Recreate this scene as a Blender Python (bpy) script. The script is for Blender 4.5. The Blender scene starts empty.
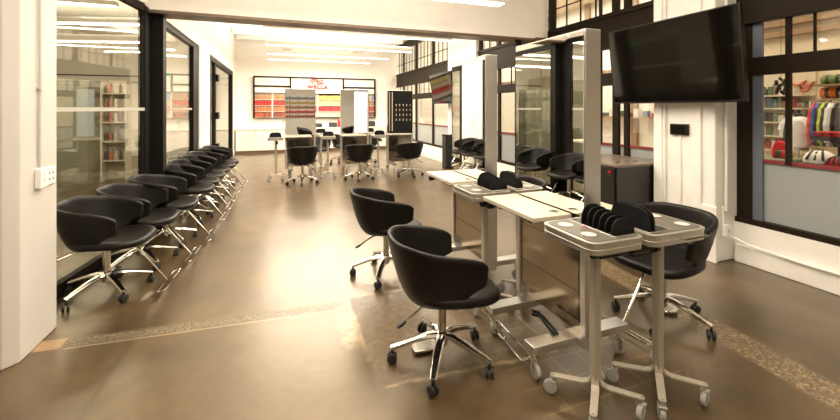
import bpy, bmesh, math, random
from math import sin, cos, pi, radians
from mathutils import Vector, Matrix
random.seed(7)
scene = bpy.context.scene
COL = scene.collection

# ------------------------------------------------------------------ camera maths
FPX, CAMH, HOR, YAW = 380.0, 1.5, 108.5, radians(20.1)
FX, FY = sin(YAW), cos(YAW)
RX, RY = cos(YAW), -sin(YAW)

def on_x(u, v, X):
    t = (u - 420) / FPX
    dx = FX + RX * t; dy = FY + RY * t
    d = X / dx
    return Vector((X, d * dy, CAMH - (v - HOR) * d / FPX))

def on_y(u, v, Y):
    t = (u - 420) / FPX
    dx = FX + RX * t; dy = FY + RY * t
    d = Y / dy
    return Vector((d * dx, Y, CAMH - (v - HOR) * d / FPX))

# ------------------------------------------------------------------ materials
MATS = {}
def mat(name, col, rough=0.5, metal=0.0, coat=0.0, emit=None, estr=0.0, noise=0.0, nscale=8.0, spec=0.5, bump=0.0, stretch=None):
    if name in MATS: return MATS[name]
    m = bpy.data.materials.new(name); m.use_nodes = True
    nt = m.node_tree; b = nt.nodes['Principled BSDF']
    b.inputs['Base Color'].default_value = (*col, 1)
    b.inputs['Roughness'].default_value = rough
    b.inputs['Metallic'].default_value = metal
    b.inputs['Coat Weight'].default_value = coat
    b.inputs['Specular IOR Level'].default_value = spec
    if emit:
        b.inputs['Emission Color'].default_value = (*emit, 1)
        b.inputs['Emission Strength'].default_value = estr
    if noise or bump:
        tc = nt.nodes.new('ShaderNodeTexCoord'); mp = nt.nodes.new('ShaderNodeMapping')
        if stretch: mp.inputs['Scale'].default_value = stretch
        nz = nt.nodes.new('ShaderNodeTexNoise'); nz.inputs['Scale'].default_value = nscale
        nz.inputs['Detail'].default_value = 5
        nt.links.new(tc.outputs['Object'], mp.inputs['Vector']); nt.links.new(mp.outputs[0], nz.inputs['Vector'])
        if noise:
            r = nt.nodes.new('ShaderNodeValToRGB')
            r.color_ramp.elements[0].position = .3; r.color_ramp.elements[1].position = .7
            r.color_ramp.elements[0].color = (*[c * (1 - noise) for c in col], 1)
            r.color_ramp.elements[1].color = (*[min(1, c * (1 + noise)) for c in col], 1)
            nt.links.new(nz.outputs['Fac'], r.inputs[0]); nt.links.new(r.outputs[0], b.inputs['Base Color'])
        if bump:
            bp = nt.nodes.new('ShaderNodeBump'); bp.inputs['Strength'].default_value = bump
            bp.inputs['Distance'].default_value = .01
            nt.links.new(nz.outputs['Fac'], bp.inputs['Height']); nt.links.new(bp.outputs[0], b.inputs['Normal'])
    MATS[name] = m
    return m

def glass_mat(name, tint=(1, 1, 1), refl=0.09, rough=0.0, boost=1.0):
    m = bpy.data.materials.new(name); m.use_nodes = True
    nt = m.node_tree; nt.nodes.clear()
    out = nt.nodes.new('ShaderNodeOutputMaterial'); mix = nt.nodes.new('ShaderNodeMixShader')
    tr = nt.nodes.new('ShaderNodeBsdfTransparent'); gl = nt.nodes.new('ShaderNodeBsdfGlossy')
    tr.inputs[0].default_value = (*tint, 1); gl.inputs['Roughness'].default_value = rough
    fr = nt.nodes.new('ShaderNodeFresnel'); fr.inputs['IOR'].default_value = 1.5
    ge = nt.nodes.new('ShaderNodeNewGeometry'); io = nt.nodes.new('ShaderNodeMapRange')
    io.inputs[3].default_value = 1.5; io.inputs[4].default_value = 1 / 1.5
    nt.links.new(ge.outputs['Backfacing'], io.inputs[0]); nt.links.new(io.outputs[0], fr.inputs['IOR'])
    ad = nt.nodes.new('ShaderNodeMath'); ad.operation = 'MULTIPLY_ADD'
    ad.inputs[1].default_value = boost; ad.inputs[2].default_value = refl; ad.use_clamp = True
    nt.links.new(fr.outputs[0], ad.inputs[0]); nt.links.new(ad.outputs[0], mix.inputs[0])
    nt.links.new(tr.outputs[0], mix.inputs[1]); nt.links.new(gl.outputs[0], mix.inputs[2])
    nt.links.new(mix.outputs[0], out.inputs[0])
    return m

WALL = mat('wall_paint', (.86, .82, .76), .6, noise=.03, nscale=3, bump=.05)
WALL2 = mat('far_wall_paint', (.88, .84, .77), .6)
COLUMN = mat('dimmed_column_paint', (.60, .57, .53), .45, noise=.03, nscale=2.5, bump=.25)  # same paint as the walls, darkened; weaker light is put into the colour
PIER = mat('pier_paint', (.84, .81, .76), .5, noise=.05, nscale=6, bump=.35)
CEIL = mat('ceiling_paint', (.88, .85, .79), .7)
BLACKF = mat('black_steel_frame', (.006, .005, .004), .5, spec=.15)
BROWNF = mat('dark_bronze_frame', (.018, .012, .007), .5, spec=.12)
TRACK = mat('bronze_track', (.16, .11, .075), .4, metal=.4)
LEATHER = mat('black_leather', (.006, .0048, .0036), .40, noise=.12, nscale=60, bump=.1, spec=.26)
CHROME = mat('chrome', (.70, .67, .62), .14, metal=1)
BRUSHED = mat('brushed_steel', (.74, .72, .69), .36, metal=1, noise=.06, nscale=6, stretch=(1, 1, 30))
PANELM = mat('satin_steel_panel', (.36, .30, .225), .15, metal=1, noise=.05, nscale=2.0, stretch=(1, 1, 6))
ALU = mat('satin_aluminium', (.62, .58, .52), .32, metal=.85)
ALUP = mat('cream_powder_coat', (.46, .41, .33), .38, metal=.3)
RUBBER = mat('black_rubber', (.015, .015, .015), .5)
GREYW = mat('grey_wheel_rubber', (.42, .41, .37), .45)
PLBLK = mat('black_plastic', (.006, .006, .006), .35, spec=.35)
MATTE = mat('matte_black_plastic', (.005, .005, .005), .6, spec=.25)
LAM = mat('cream_laminate', (.60, .53, .42), .30)
TRAYTOP = mat('dark_tray_inlay', (.11, .098, .08), .4)
CUP = mat('cream_cup', (.58, .53, .45), .45)
REDL = mat('red_lettering', (.55, .006, .02), .6)
PINKRED = mat('pale_red_mark', (.5, .12, .10), .5)
WHITEP = mat('white_plastic', (.85, .83, .80), .4)
MIRROR = mat('mirror_glass', (.90, .90, .88), .01, metal=1)
SCREEN = mat('tv_glass', (.004, .003, .002), .06, spec=.5)
CABB = mat('black_cabinet_laminate', (.012, .010, .008), .3)
CABTOP = mat('dark_worktop', (.16, .12, .09), .3)
CABW = mat('white_cabinet_laminate', (.86, .82, .74), .4)
KICK = mat('brown_plinth', (.20, .12, .07), .5)
TUBEL = mat('lit_tube_diffuser', (1, .97, .9), .5, emit=(1, .93, .80), estr=4)
TUBEH = mat('white_tube_housing', (.55, .50, .44), .5)
EXITM = mat('exit_green', (.0, .35, .17), .5, emit=(0, .6, .28), estr=.8)
GLASS = glass_mat('partition_glass', (.93, .93, .87), .04)
GLASSW = glass_mat('window_glass', (.94, .95, .94), .03)
def frosted():
    m = bpy.data.materials.new('frosted_film'); m.use_nodes = True
    b = m.node_tree.nodes['Principled BSDF']
    b.inputs['Base Color'].default_value = (.33, .35, .345, 1); b.inputs['Roughness'].default_value = .2
    b.inputs['Specular IOR Level'].default_value = .6
    return m
FROST = frosted()
STRIPE = mat('pale_manifestation_film', (.42, .41, .34), .6)
REDSILL = mat('red_sill', (.20, .025, .025), .55)
BLUEP = mat('blue_reflection_paint', (.62, .72, .80), .3)  # reflection in the middle far mirror, painted as flat blue
SHOPW = mat('shop_wall', (.78, .66, .48), .7)
HALLW = mat('neighbour_wall', (.84, .79, .68), .7)
WOOD = mat('shop_shelf_wood', (.32, .2, .11), .5)

def solid(name, c, r=.5): return mat(name, c, r)

def floor_mat():
    m = bpy.data.materials.new('polished_concrete'); m.use_nodes = True
    nt = m.node_tree; b = nt.nodes['Principled BSDF']; N = nt.nodes.new; L = nt.links.new
    geo = N('ShaderNodeNewGeometry'); sep = N('ShaderNodeSeparateXYZ'); L(geo.outputs['Position'], sep.inputs[0])
    def noise(scale, detail=5, rough=.6, dist=0):
        n = N('ShaderNodeTexNoise'); n.inputs['Scale'].default_value = scale; n.inputs['Detail'].default_value = detail
        n.inputs['Roughness'].default_value = rough; n.inputs['Distortion'].default_value = dist
        L(geo.outputs['Position'], n.inputs['Vector']); return n.outputs['Fac']
    def ramp(f, stops):
        r = N('ShaderNodeValToRGB'); cr = r.color_ramp
        while len(cr.elements) < len(stops): cr.elements.new(.5)
        for e, (p, c) in zip(cr.elements, stops): e.position = p; e.color = (*c, 1)
        L(f, r.inputs[0]); return r.outputs[0]
    def mth(op, a, bb, clamp=False):
        n = N('ShaderNodeMath'); n.operation = op; n.use_clamp = clamp
        for i, x in enumerate((a, bb)):
            if isinstance(x, (int, float)): n.inputs[i].default_value = x
            elif x is not None: L(x, n.inputs[i])
        return n.outputs[0]
    def mix(f, a, c):
        n = N('ShaderNodeMix'); n.data_type = 'RGBA'
        if isinstance(f, (int, float)): n.inputs[0].default_value = f
        else: L(f, n.inputs[0])
        for i, x in ((6, a), (7, c)):
            if isinstance(x, tuple): n.inputs[i].default_value = (*x, 1)
            else: L(x, n.inputs[i])
        return n.outputs[2]
    wob = mth('MULTIPLY', mth('SUBTRACT', noise(5, 4), .5), .06)
    X = mth('ADD', sep.outputs['X'], wob); Y = mth('ADD', sep.outputs['Y'], wob)
    def edge(v, lo, hi, s=60):   # soft box mask
        a = mth('MULTIPLY', mth('SUBTRACT', v, lo), s, True); c = mth('MULTIPLY', mth('SUBTRACT', hi, v), s, True)
        return mth('MULTIPLY', a, c)
    def slant(v, w, k):          # v + k*w
        return mth('ADD', v, mth('MULTIPLY', w, k))
    base = ramp(noise(1.3, 9, .68, .4), [(.32, (.032, .020, .009)), (.5, (.070, .045, .020)), (.68, (.135, .090, .044))])
    fine = ramp(noise(14, 6, .7), [(.35, (.040, .025, .011)), (.65, (.10, .066, .031))])
    c = mix(.3, base, fine)
    dark = ramp(noise(2.1, 4, .5), [(.42, (0, 0, 0)), (.62, (1, 1, 1))])
    c = mix(mth('MULTIPLY', dark, .3), c, (.036, .023, .011))
    # aggregate
    vor = N('ShaderNodeTexVoronoi'); vor.inputs['Scale'].default_value = 130; L(geo.outputs['Position'], vor.inputs['Vector'])
    agg = ramp(vor.outputs['Color'], [(.25, (.03, .025, .018)), (.6, (.085, .07, .045)), (.85, (.28, .23, .16))])
    vor2 = N('ShaderNodeTexVoronoi'); vor2.inputs['Scale'].default_value = 95; L(geo.outputs['Position'], vor2.inputs['Vector'])
    agg2 = ramp(vor2.outputs['Color'], [(.2, (.08, .055, .03)), (.6, (.16, .115, .065)), (.9, (.42, .31, .19))])
    # left cross strip (follows x, slightly slanted)
    ys = slant(sep.outputs['Y'], sep.outputs['X'], .075)
    ys = mth('ADD', ys, mth('MULTIPLY', wob, .3))
    m1 = mth('MULTIPLY', edge(ys, 2.905, 3.015, 90), edge(X, -1.35, .45, 20))
    m1 = mth('MULTIPLY', m1, .75)
    c = mix(m1, c, agg)
    c = mix(mth('MULTIPLY', edge(ys, 2.885, 2.905, 120), mth('MULTIPLY', edge(X, -1.3, .5, 20), .5)), c, (.5, .4, .28))
    c = mix(mth('MULTIPLY', edge(ys, 2.9, 3.03, 90), edge(X, -1.56, -1.3, 60)), c, (.30, .19, .10))
    # right strip with open aggregate
    xs = mth('ADD', slant(sep.outputs['X'], sep.outputs['Y'], -.10), mth('MULTIPLY', wob, .6))
    m2 = mth('MULTIPLY', edge(xs, 2.47, 2.73, 50), edge(sep.outputs['Y'], -1, 3.2, 20))
    c = mix(mth('MULTIPLY', m2, .8), c, agg2)
    # rough patch below the front chair, pale rim
    py = slant(Y, X, .06)
    rim = mth('MULTIPLY', edge(X, .475, 1.62, 60), edge(py, 1.995, 3.08, 60))
    inner = mth('MULTIPLY', edge(X, .50, 1.60, 60), edge(py, 2.02, 3.05, 60))
    pt = ramp(noise(22, 6, .75), [(.35, (.045, .028, .014)), (.55, (.085, .055, .029)), (.78, (.24, .17, .09))])
    c = mix(mth('MULTIPLY', rim, ramp(noise(7, 5), [(.42, (.05, .05, .05)), (.62, (.8, .8, .8))])), c, (.34, .25, .14))
    c = mix(inner, c, pt)
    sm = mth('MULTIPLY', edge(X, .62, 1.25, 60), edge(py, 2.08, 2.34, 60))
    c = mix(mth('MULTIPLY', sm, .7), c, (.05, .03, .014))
    # pale smears beside the patch
    m4 = mth('MULTIPLY', mth('MULTIPLY', edge(X, .36, .50, 25), edge(Y, 2.35, 2.95, 12)), ramp(noise(9, 4), [(.38, (0, 0, 0)), (.55, (1, 1, 1))]))
    c = mix(mth('MULTIPLY', m4, .75), c, (.38, .27, .15))
    # saw-cut joints and tile grid below the stations
    gx = mth('ABSOLUTE', mth('SUBTRACT', mth('FRACT', mth('DIVIDE', sep.outputs['X'], .17), None), .5), None)
    gy = mth('ABSOLUTE', mth('SUBTRACT', mth('FRACT', mth('DIVIDE', sep.outputs['Y'], .17), None), .5), None)
    grid = mth('MULTIPLY', mth('GREATER_THAN', mth('MAXIMUM', gx, gy), .475), mth('MULTIPLY', edge(sep.outputs['X'], 1.2, 2.2, 20), edge(sep.outputs['Y'], 1.45, 2.6, 20)))
    c = mix(mth('MULTIPLY', grid, .4), c, (.26, .18, .09))
    j = edge(mth('ADD', sep.outputs['X'], mth('MULTIPLY', wob, .4)), -.935, -.885, 60)
    c = mix(mth('MULTIPLY', mth('MULTIPLY', j, edge(sep.outputs['Y'], -2, 3.0, 10)), .6), c, (.03, .02, .011))
    L(c, b.inputs['Base Color'])
    rr = N('ShaderNodeMapRange'); rr.inputs[3].default_value = .24; rr.inputs[4].default_value = .42
    L(noise(3, 6), rr.inputs[0])
    ra = mth('ADD', rr.outputs[0], mth('MULTIPLY', mth('MAXIMUM', mth('MAXIMUM', m1, m2), inner), .22))
    L(ra, b.inputs['Roughness'])
    b.inputs['Specular IOR Level'].default_value = 1.0; b.inputs['Specular Tint'].default_value = (1, .86, .66, 1)
    b.inputs['Coat Tint'].default_value = (1, .94, .84, 1); b.inputs['Coat Weight'].default_value = .55; b.inputs['Coat Roughness'].default_value = .24
    bp = N('ShaderNodeBump'); bp.inputs['Strength'].default_value = .05; bp.inputs['Distance'].default_value = .01
    L(noise(6, 5), bp.inputs['Height']); L(bp.outputs[0], b.inputs['Normal'])
    return m
FLOORM = floor_mat()

# ------------------------------------------------------------------ mesh helpers
def new_bm(): return bmesh.new()

def add_box(bm, c, s, rot=None):
    vs = []
    for dx in (-.5, .5):
        for dy in (-.5, .5):
            for dz in (-.5, .5):
                v = Vector((dx * s[0], dy * s[1], dz * s[2]))
                if rot: v = rot @ v
                vs.append(bm.verts.new(v + Vector(c)))
    for f in ((0, 1, 3, 2), (4, 6, 7, 5), (0, 4, 5, 1), (2, 3, 7, 6), (0, 2, 6, 4), (1, 5, 7, 3)):
        bm.faces.new([vs[i] for i in f])
    return vs

def b2(bm, x0, x1, y0, y1, z0, z1):
    return add_box(bm, ((x0 + x1) / 2, (y0 + y1) / 2, (z0 + z1) / 2), (abs(x1 - x0), abs(y1 - y0), abs(z1 - z0)))

def ring_faces(bm, rings, cap=True, closed=False):
    n = len(rings[0])
    pairs = list(zip(rings, rings[1:])) + ([(rings[-1], rings[0])] if closed else [])
    for a, b in pairs:
        for i in range(n):
            bm.faces.new((a[i], a[(i + 1) % n], b[(i + 1) % n], b[i]))
    if cap and not closed:
        bm.faces.new(list(reversed(rings[0]))); bm.faces.new(rings[-1])

def add_tube(bm, pts, r, seg=8, closed=False, flat=None):
    pts = [Vector(p) for p in pts]; n = len(pts); rings = []
    for i, p in enumerate(pts):
        if closed: t = pts[(i + 1) % n] - pts[i - 1]
        else: t = pts[min(i + 1, n - 1)] - pts[max(i - 1, 0)]
        t.normalize()
        up = Vector((0, 0, 1)) if abs(t.z) < .95 else Vector((0, 1, 0))
        a = t.cross(up).normalized(); b = a.cross(t).normalized()
        rad = r[i] if isinstance(r, (list, tuple)) else r
        ra, rb = (rad, rad) if flat is None else (rad, rad * flat)
        rings.append([bm.verts.new(p + a * cos(k * 2 * pi / seg) * ra + b * sin(k * 2 * pi / seg) * rb) for k in range(seg)])
    ring_faces(bm, rings, True, closed)

def add_lathe(bm, prof, c=(0, 0, 0), seg=20, axis='z'):
    rings = []
    for r, z in prof:
        ring = []
        for k in range(seg):
            a = k * 2 * pi / seg
            if axis == 'z': v = Vector((r * cos(a), r * sin(a), z))
            elif axis == 'x': v = Vector((z, r * cos(a), r * sin(a)))
            else: v = Vector((r * sin(a), z, r * cos(a)))
            ring.append(bm.verts.new(v + Vector(c)))
        rings.append(ring)
    ring_faces(bm, rings)

def add_prism(bm, pts, z0, z1, axis='z'):
    def mk(p, h):
        if axis == 'z': return (p[0], p[1], h)
        if axis == 'y': return (p[0], h, p[1])
        return (h, p[0], p[1])
    a = [bm.verts.new(mk(p, z0)) for p in pts]; b = [bm.verts.new(mk(p, z1)) for p in pts]
    ring_faces(bm, [a, b])

def rrect(x0, x1, y0, y1, r, n=4):
    out = []
    for cx, cy, a0 in ((x1 - r, y1 - r, 0), (x0 + r, y1 - r, 90), (x0 + r, y0 + r, 180), (x1 - r, y0 + r, 270)):
        for k in range(n + 1):
            a = radians(a0 + 90 * k / n); out.append((cx + r * cos(a), cy + r * sin(a)))
    return out

def obj(name, bm, m, parent=None, smooth=False, bevel=0, sub=0, solid=0, loc=None):
    bmesh.ops.recalc_face_normals(bm, faces=bm.faces)
    me = bpy.data.meshes.new(name); bm.to_mesh(me); bm.free()
    me.materials.append(m)
    o = bpy.data.objects.new(name, me); COL.objects.link(o)
    if smooth:
        for p in me.polygons: p.use_smooth = True
    if solid:
        s = o.modifiers.new('solid', 'SOLIDIFY'); s.thickness = solid; s.offset = 0
    if bevel:
        b = o.modifiers.new('bevel', 'BEVEL'); b.width = bevel; b.segments = 2; b.limit_method = 'ANGLE'
    if sub:
        s = o.modifiers.new('sub', 'SUBSURF'); s.levels = sub; s.render_levels = sub
    if smooth and not sub:
        try: me.set_sharp_from_angle(angle=radians(40))
        except Exception: pass
    if parent: o.parent = parent
    if loc: o.location = loc
    return o

def tag(o, label, cat, group=None):
    o['label'] = label; o['category'] = cat
    if group: o['group'] = group
    return o

def thing(name, label, cat, loc=(0, 0, 0), rz=0, group=None):
    o = bpy.data.objects.new(name, None); COL.objects.link(o)
    o.empty_display_size = .1
    o.location = loc; o.rotation_euler = (0, 0, rz)
    return tag(o, label, cat, group)

def struct(name, bm, m, parent=None, bevel=0):
    o = obj(name, bm, m, parent, bevel=bevel)
    if not parent: o['kind'] = 'structure'
    return o

def sroot(name, loc=(0, 0, 0)):
    o = bpy.data.objects.new(name, None); COL.objects.link(o); o['kind'] = 'structure'; o.location = loc
    return o

def dup(root, loc, rz=None, label=None, group=None, skip=()):
    r = root.copy(); COL.objects.link(r); r.location = loc
    if rz is not None: r.rotation_euler = (0, 0, rz)
    if label: r['label'] = label
    if group: r['group'] = group
    for ch in list(root.children):
        if ch.name.split('.')[0] in skip: continue
        c = ch.copy(); COL.objects.link(c); c.parent = r
        for g in ch.children:
            d = g.copy(); COL.objects.link(d); d.parent = c
    return r

# ------------------------------------------------------------------ SETTING
ROOMX1 = 4.24          # window wall plane
HDR_Y = 5.30           # header over the sliding partition
BACK = 14.35
CZ = 3.95

bm = new_bm(); b2(bm, -8, 4.5, -4.5, BACK + .2, -.1, 0); struct('floor', bm, FLOORM)
bm = new_bm(); b2(bm, -8, 4.5, -4.5, BACK + .2, CZ, CZ + .1)
struct('ceiling', bm, CEIL)
bm = new_bm(); b2(bm, -8, 4.5, BACK, BACK + .15, 0, CZ); struct('wall_back', bm, WALL2)
bm = new_bm(); b2(bm, -8, 4.5, -4.5, -4.35, 0, CZ); struct('wall_front', bm, WALL)
bm = new_bm(); b2(bm, -8.1, -8, -4.5, BACK, 0, CZ); struct('wall_outer_left', bm, WALL)
# joists under the far ceiling
bm = new_bm()
for i in range(9):
    y = 6.3 + i * .95; b2(bm, -1.4, 4.1, y, y + .09, CZ - .14, CZ)
struct('trim_1', bm, CEIL)
bm = new_bm(); b2(bm, 0.2, .34, 5.5, BACK, CZ - .40, CZ - .26); b2(bm, 2.5, 2.62, 5.5, BACK, CZ - .36, CZ - .26)
struct('trim_2', bm, CEIL)

# left column (near, big, white)
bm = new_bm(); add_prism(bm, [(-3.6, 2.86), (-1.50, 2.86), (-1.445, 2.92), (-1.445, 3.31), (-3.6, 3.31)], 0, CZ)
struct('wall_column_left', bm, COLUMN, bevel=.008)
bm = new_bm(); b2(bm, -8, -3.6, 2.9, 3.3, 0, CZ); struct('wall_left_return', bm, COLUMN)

# header above the sliding opening, with bronze track
bm = new_bm(); b2(bm, -1.5, 4.24, HDR_Y, HDR_Y + .35, 2.668, CZ); struct('wall_header', bm, WALL)
bm = new_bm(); b2(bm, -1.5, 4.20, HDR_Y - .012, HDR_Y + .30, 2.632, 2.668)
b2(bm, 3.98, 4.18, HDR_Y - .05, HDR_Y + .2, 2.60, 2.68)
struct('trim_3', bm, TRACK)
bm = new_bm(); b2(bm, 3.61, 3.72, HDR_Y, HDR_Y + .03, 0, 2.67); struct('trim_4', bm, BLACKF)

# left partition: bay one (slightly angled) from the column to the black post
def bay1_x(y): return -1.752 + (y - 3.2) * .126
A, Bp = Vector((bay1_x(3.31), 3.31, 0)), Vector((bay1_x(5.2), 5.2, 0))
def strip(bm, p, q, t, z0, z1):
    d = (q - p); n = Vector((-d.y, d.x, 0)).normalized() * t / 2
    add_prism(bm, [(p.x + n.x, p.y + n.y), (q.x + n.x, q.y + n.y), (q.x - n.x, q.y - n.y), (p.x - n.x, p.y - n.y)], z0, z1)
w1 = sroot('window_1')
bm = new_bm(); strip(bm, A, Bp, .012, .11, 2.62); obj('glass_pane', bm, GLASS, w1)
bm = new_bm(); strip(bm, A, Bp, .06, 2.62, 2.70); strip(bm, A, Bp, .06, .0, .11); obj('window_frame', bm, BROWNF, w1)
bm = new_bm(); strip(bm, A + Vector((.035, 0, 0)), Bp + Vector((.045, -.08, 0)), .006, 1.475, 1.51); obj('stripe_film', bm, STRIPE, w1)
bm = new_bm(); strip(bm, A + Vector((0, 0, 0)), Bp, .1, 2.70, CZ); struct('wall_left_above_glass', bm, WALL)
# black posts
bm = new_bm(); b2(bm, -1.54, -1.46, 5.2, 5.42, 0, 2.69); b2(bm, -1.54, -1.345, 5.42, 5.56, 0, 2.69)
struct('trim_5', bm, BLACKF, bevel=.006)
# bay two
w2 = sroot('window_2')
bm = new_bm(); b2(bm, -1.506, -1.494, 5.56, 7.75, .10, 2.60); obj('glass_pane', bm, GLASS, w2)
bm = new_bm(); b2(bm, -1.54, -1.46, 5.5, 8.16, 2.60, 2.68); b2(bm, -1.53, -1.47, 5.56, 7.74, 0, .10); b2(bm, -1.54, -1.46, 7.74, 8.16, 0, 2.6)
obj('window_frame', bm, BLACKF, w2)
bm = new_bm(); b2(bm, -1.49, -1.484, 6.0, 7.9, 1.475, 1.51); obj('stripe_film', bm, STRIPE, w2)
bm = new_bm(); b2(bm, -1.56, -1.44, 5.5, BACK, 2.68, CZ); b2(bm, -1.56, -1.44, 8.16, 9.25, 0, 2.68); b2(bm, -1.56, -1.44, 13.45, BACK, 0, 2.68)
struct('wall_left', bm, WALL2)
# double door
dr = sroot('door_1')
bm = new_bm(); b2(bm, -1.54, -1.44, 9.25, 9.4, 0, 2.62); b2(bm, -1.54, -1.44, 13.25, 13.45, 0, 2.62); b2(bm, -1.54, -1.44, 9.25, 13.45, 2.56, 2.68)
obj('door_frame', bm, BLACKF, dr)
bm = new_bm(); b2(bm, -1.52, -1.46, 10.05, 10.25, 0, 2.55); b2(bm, -1.52, -1.46, 9.4, 13.3, .0, .12)
obj('door_stile', bm, BLACKF, dr)
bm = new_bm(); b2(bm, -1.505, -1.495, 9.4, 10.05, .12, 2.55); b2(bm, -1.505, -1.495, 10.25, 13.3, .12, 2.55); obj('glass_pane', bm, GLASS, dr)
for z in (.5, 1.25, 2.15):
    bm = new_bm(); b2(bm, -1.46, -1.40, 10.1, 10.35, z, z + .16)
    obj('hinge', bm, BLACKF, dr)
bm = new_bm(); b2(bm, -1.44, -1.42, 13.45, BACK, 0, .1); struct('baseboard_left', bm, WHITEP)
for i, (y, z, s) in enumerate(((8.55, 1.30, .10), (8.55, 1.08, .12), (8.95, 1.20, .09))):
    bm = new_bm(); b2(bm, -1.44, -1.415, y, y + s, z, z + s * 1.4)
    tag(obj('wall_switch', bm, WHITEP, bevel=.004), ('upper small white wall switch left of the glass door', 'lower small white wall switch left of the glass door', 'small white wall switch nearest the glass door frame')[i], 'switch')

# right window wall ---------------------------------------------------------
WX = 4.27
bm = new_bm(); b2(bm, ROOMX1, 4.5, -4.5, BACK, 0, .38); struct('wall_right_below_windows', bm, PIER)
bm = new_bm(); b2(bm, ROOMX1 - .05, ROOMX1, -4.5, 2.45, .0, .17); b2(bm, ROOMX1 - .05, ROOMX1, 3.1, BACK, .0, .17); struct('trim_6', bm, PIER, bevel=.01)
bm = new_bm(); add_tube(bm, [(4.17, -1.5, .18), (4.17, 1.9, .18), (4.17, 2.30, .20), (4.12, 2.42, .25), (4.05, 2.46, .30), (4.04, 2.46, .55)], .011)
tag(obj('cable_conduit', bm, WHITEP, smooth=True), 'thin white conduit running along the foot of the wall below the shop window', 'conduit')
# near pier: projects into the room
bm = new_bm(); b2(bm, 3.96, 4.5, 2.48, 3.12, 0, CZ); struct('wall_pier_right', bm, PIER, bevel=.015)
bm = new_bm(); b2(bm, 3.935, 3.96, 2.60, 2.64, 0, CZ); b2(bm, 3.94, 3.97, 2.46, 2.66, 0, .55); b2(bm, 3.945, 3.96, 3.02, 3.12, 0, CZ); struct('trim_7', bm, PIER, bevel=.01)
bm = new_bm(); b2(bm, 4.20, 4.5, 7.75, 9.3, 0, CZ); struct('wall_pier_far', bm, PIER)
# header band
def winwall(name, y0, y1, mull, thick=()):
    w = sroot(name)
    bm = new_bm()
    b2(bm, WX, WX + .10, y0, y1, 2.34, 2.80)
    b2(bm, WX, WX + .08, y0, y1, 1.82, 1.99)
    b2(bm, WX - .02, WX + .10, y0, y1, .37, .43)
    b2(bm, WX, WX + .1, y0, y1, CZ - .25, CZ)
    b2(bm, WX - .02, WX + .03, y0, y1, 2.76, 2.82); b2(bm, WX - .03, WX + .03, y0, y1, 2.32, 2.36)
    for y, t in mull: b2(bm, WX + .01, WX + .05, y - t / 2, y + t / 2, (.38 if t > .04 else .99), 3.8)
    obj('window_frame', bm, BROWNF, w)
    bm = new_bm()
    y = y0 + .42
    while y < y1 - .1:
        b2(bm, WX + .03, WX + .05, y - .008, y + .008, 1.99, 2.34)
        y += .42
    y = y0 + .3
    while y < y1 - .1:
        b2(bm, WX + .03, WX + .05, y - .008, y + .008, 2.80, CZ); y += .30
    b2(bm, WX + .03, WX + .05, y0, y1, 3.15, 3.165)
    obj('muntin', bm, BLACKF, w)
    bm = new_bm(); b2(bm, WX + .055, WX + .062, y0, y1, 1.0, CZ - .25); obj('glass_pane', bm, GLASSW, w)
    bm = new_bm(); b2(bm, WX + .05, WX + .065, y0, y1, .43, .985); obj('frosted_panel', bm, FROST, w)
    bm = new_bm(); b2(bm, WX + .03, WX + .05, y0, y1, .985, 1.018); obj('red_rail', bm, REDSILL, w)
    return w
w3 = winwall('window_3', -4.4, 2.48, [(2.42, .14), (2.075, .035), (-.2, .06), (-2.2, .06)])
bm = new_bm(); b2(bm, 4.29, 4.315, 2.27, 2.35, .43, 2.34); obj('jamb_lining', bm, solid('blue_grey_lining', (.13, .15, .19), .35), w3)
winwall('window_4', 3.12, 7.75, [(3.16, .06), (3.78, .07), (3.95, .10), (4.22, .03), (5.25, .16), (6.1, .06), (6.9, .08), (7.7, .1)])
winwall('window_5', 9.3, BACK, [(9.35, .1), (10.6, .10), (12.1, .12), (13.5, .10)])

# ------------------------------------------------------------------ the neighbouring shop behind the windows
bm = new_bm(); b2(bm, 4.5, 10, -4.5, BACK, -.1, .0); struct('floor_shop', bm, solid('shop_floor', (.45, .36, .26), .5))
bm = new_bm(); b2(bm, 4.5, 10, -4.5, BACK, 4.6, 4.7); struct('ceiling_shop', bm, SHOPW)
bm = new_bm(); b2(bm, 7.6, 7.75, -4.5, 5.2, 0, 4.6); struct('wall_shop_back', bm, SHOPW)
bm = new_bm(); b2(bm, 8.6, 8.75, 5.2, BACK, 0, 4.6); b2(bm, 7.6, 8.75, 5.2, 5.3, 0, 4.6); struct('wall_neighbour_back', bm, HALLW)
bm = new_bm(); b2(bm, 4.5, 8.7, BACK, BACK + .1, 0, 4.6); b2(bm, 4.5, 7.6, -4.5, -4.4, 0, 4.6); struct('wall_shop_end', bm, HALLW)
bm = new_bm()
for y in (3.6, 5.8, 7.2, 8.8, 10.6, 12.4): b2(bm, 8.50, 8.6, y, y + .16, 0, 4.6)
for z in (2.5, 3.3): b2(bm, 8.52, 8.6, 5.3, BACK, z, z + .07)
struct('trim_8', bm, WOOD)
bm = new_bm()
for k in range(5):
    z = 2.65 + k * .17; b2(bm, 7.5, 7.6, -2, 5.2, z, z + .07)
struct('trim_9', bm, WOOD)

# shop fittings, placed at their own depth
def shelfbox(name, label, cat, X, u0, u1, v0, v1, m, depth=.25, group=None, bevel=.01):
    p = on_x(u0, v0, X); q = on_x(u1, v1, X)
    bm = new_bm(); b2(bm, X, X + depth, q.y, p.y, q.z, p.z)
    return tag(obj(name, bm, m, bevel=bevel), label, cat, group)

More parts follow.
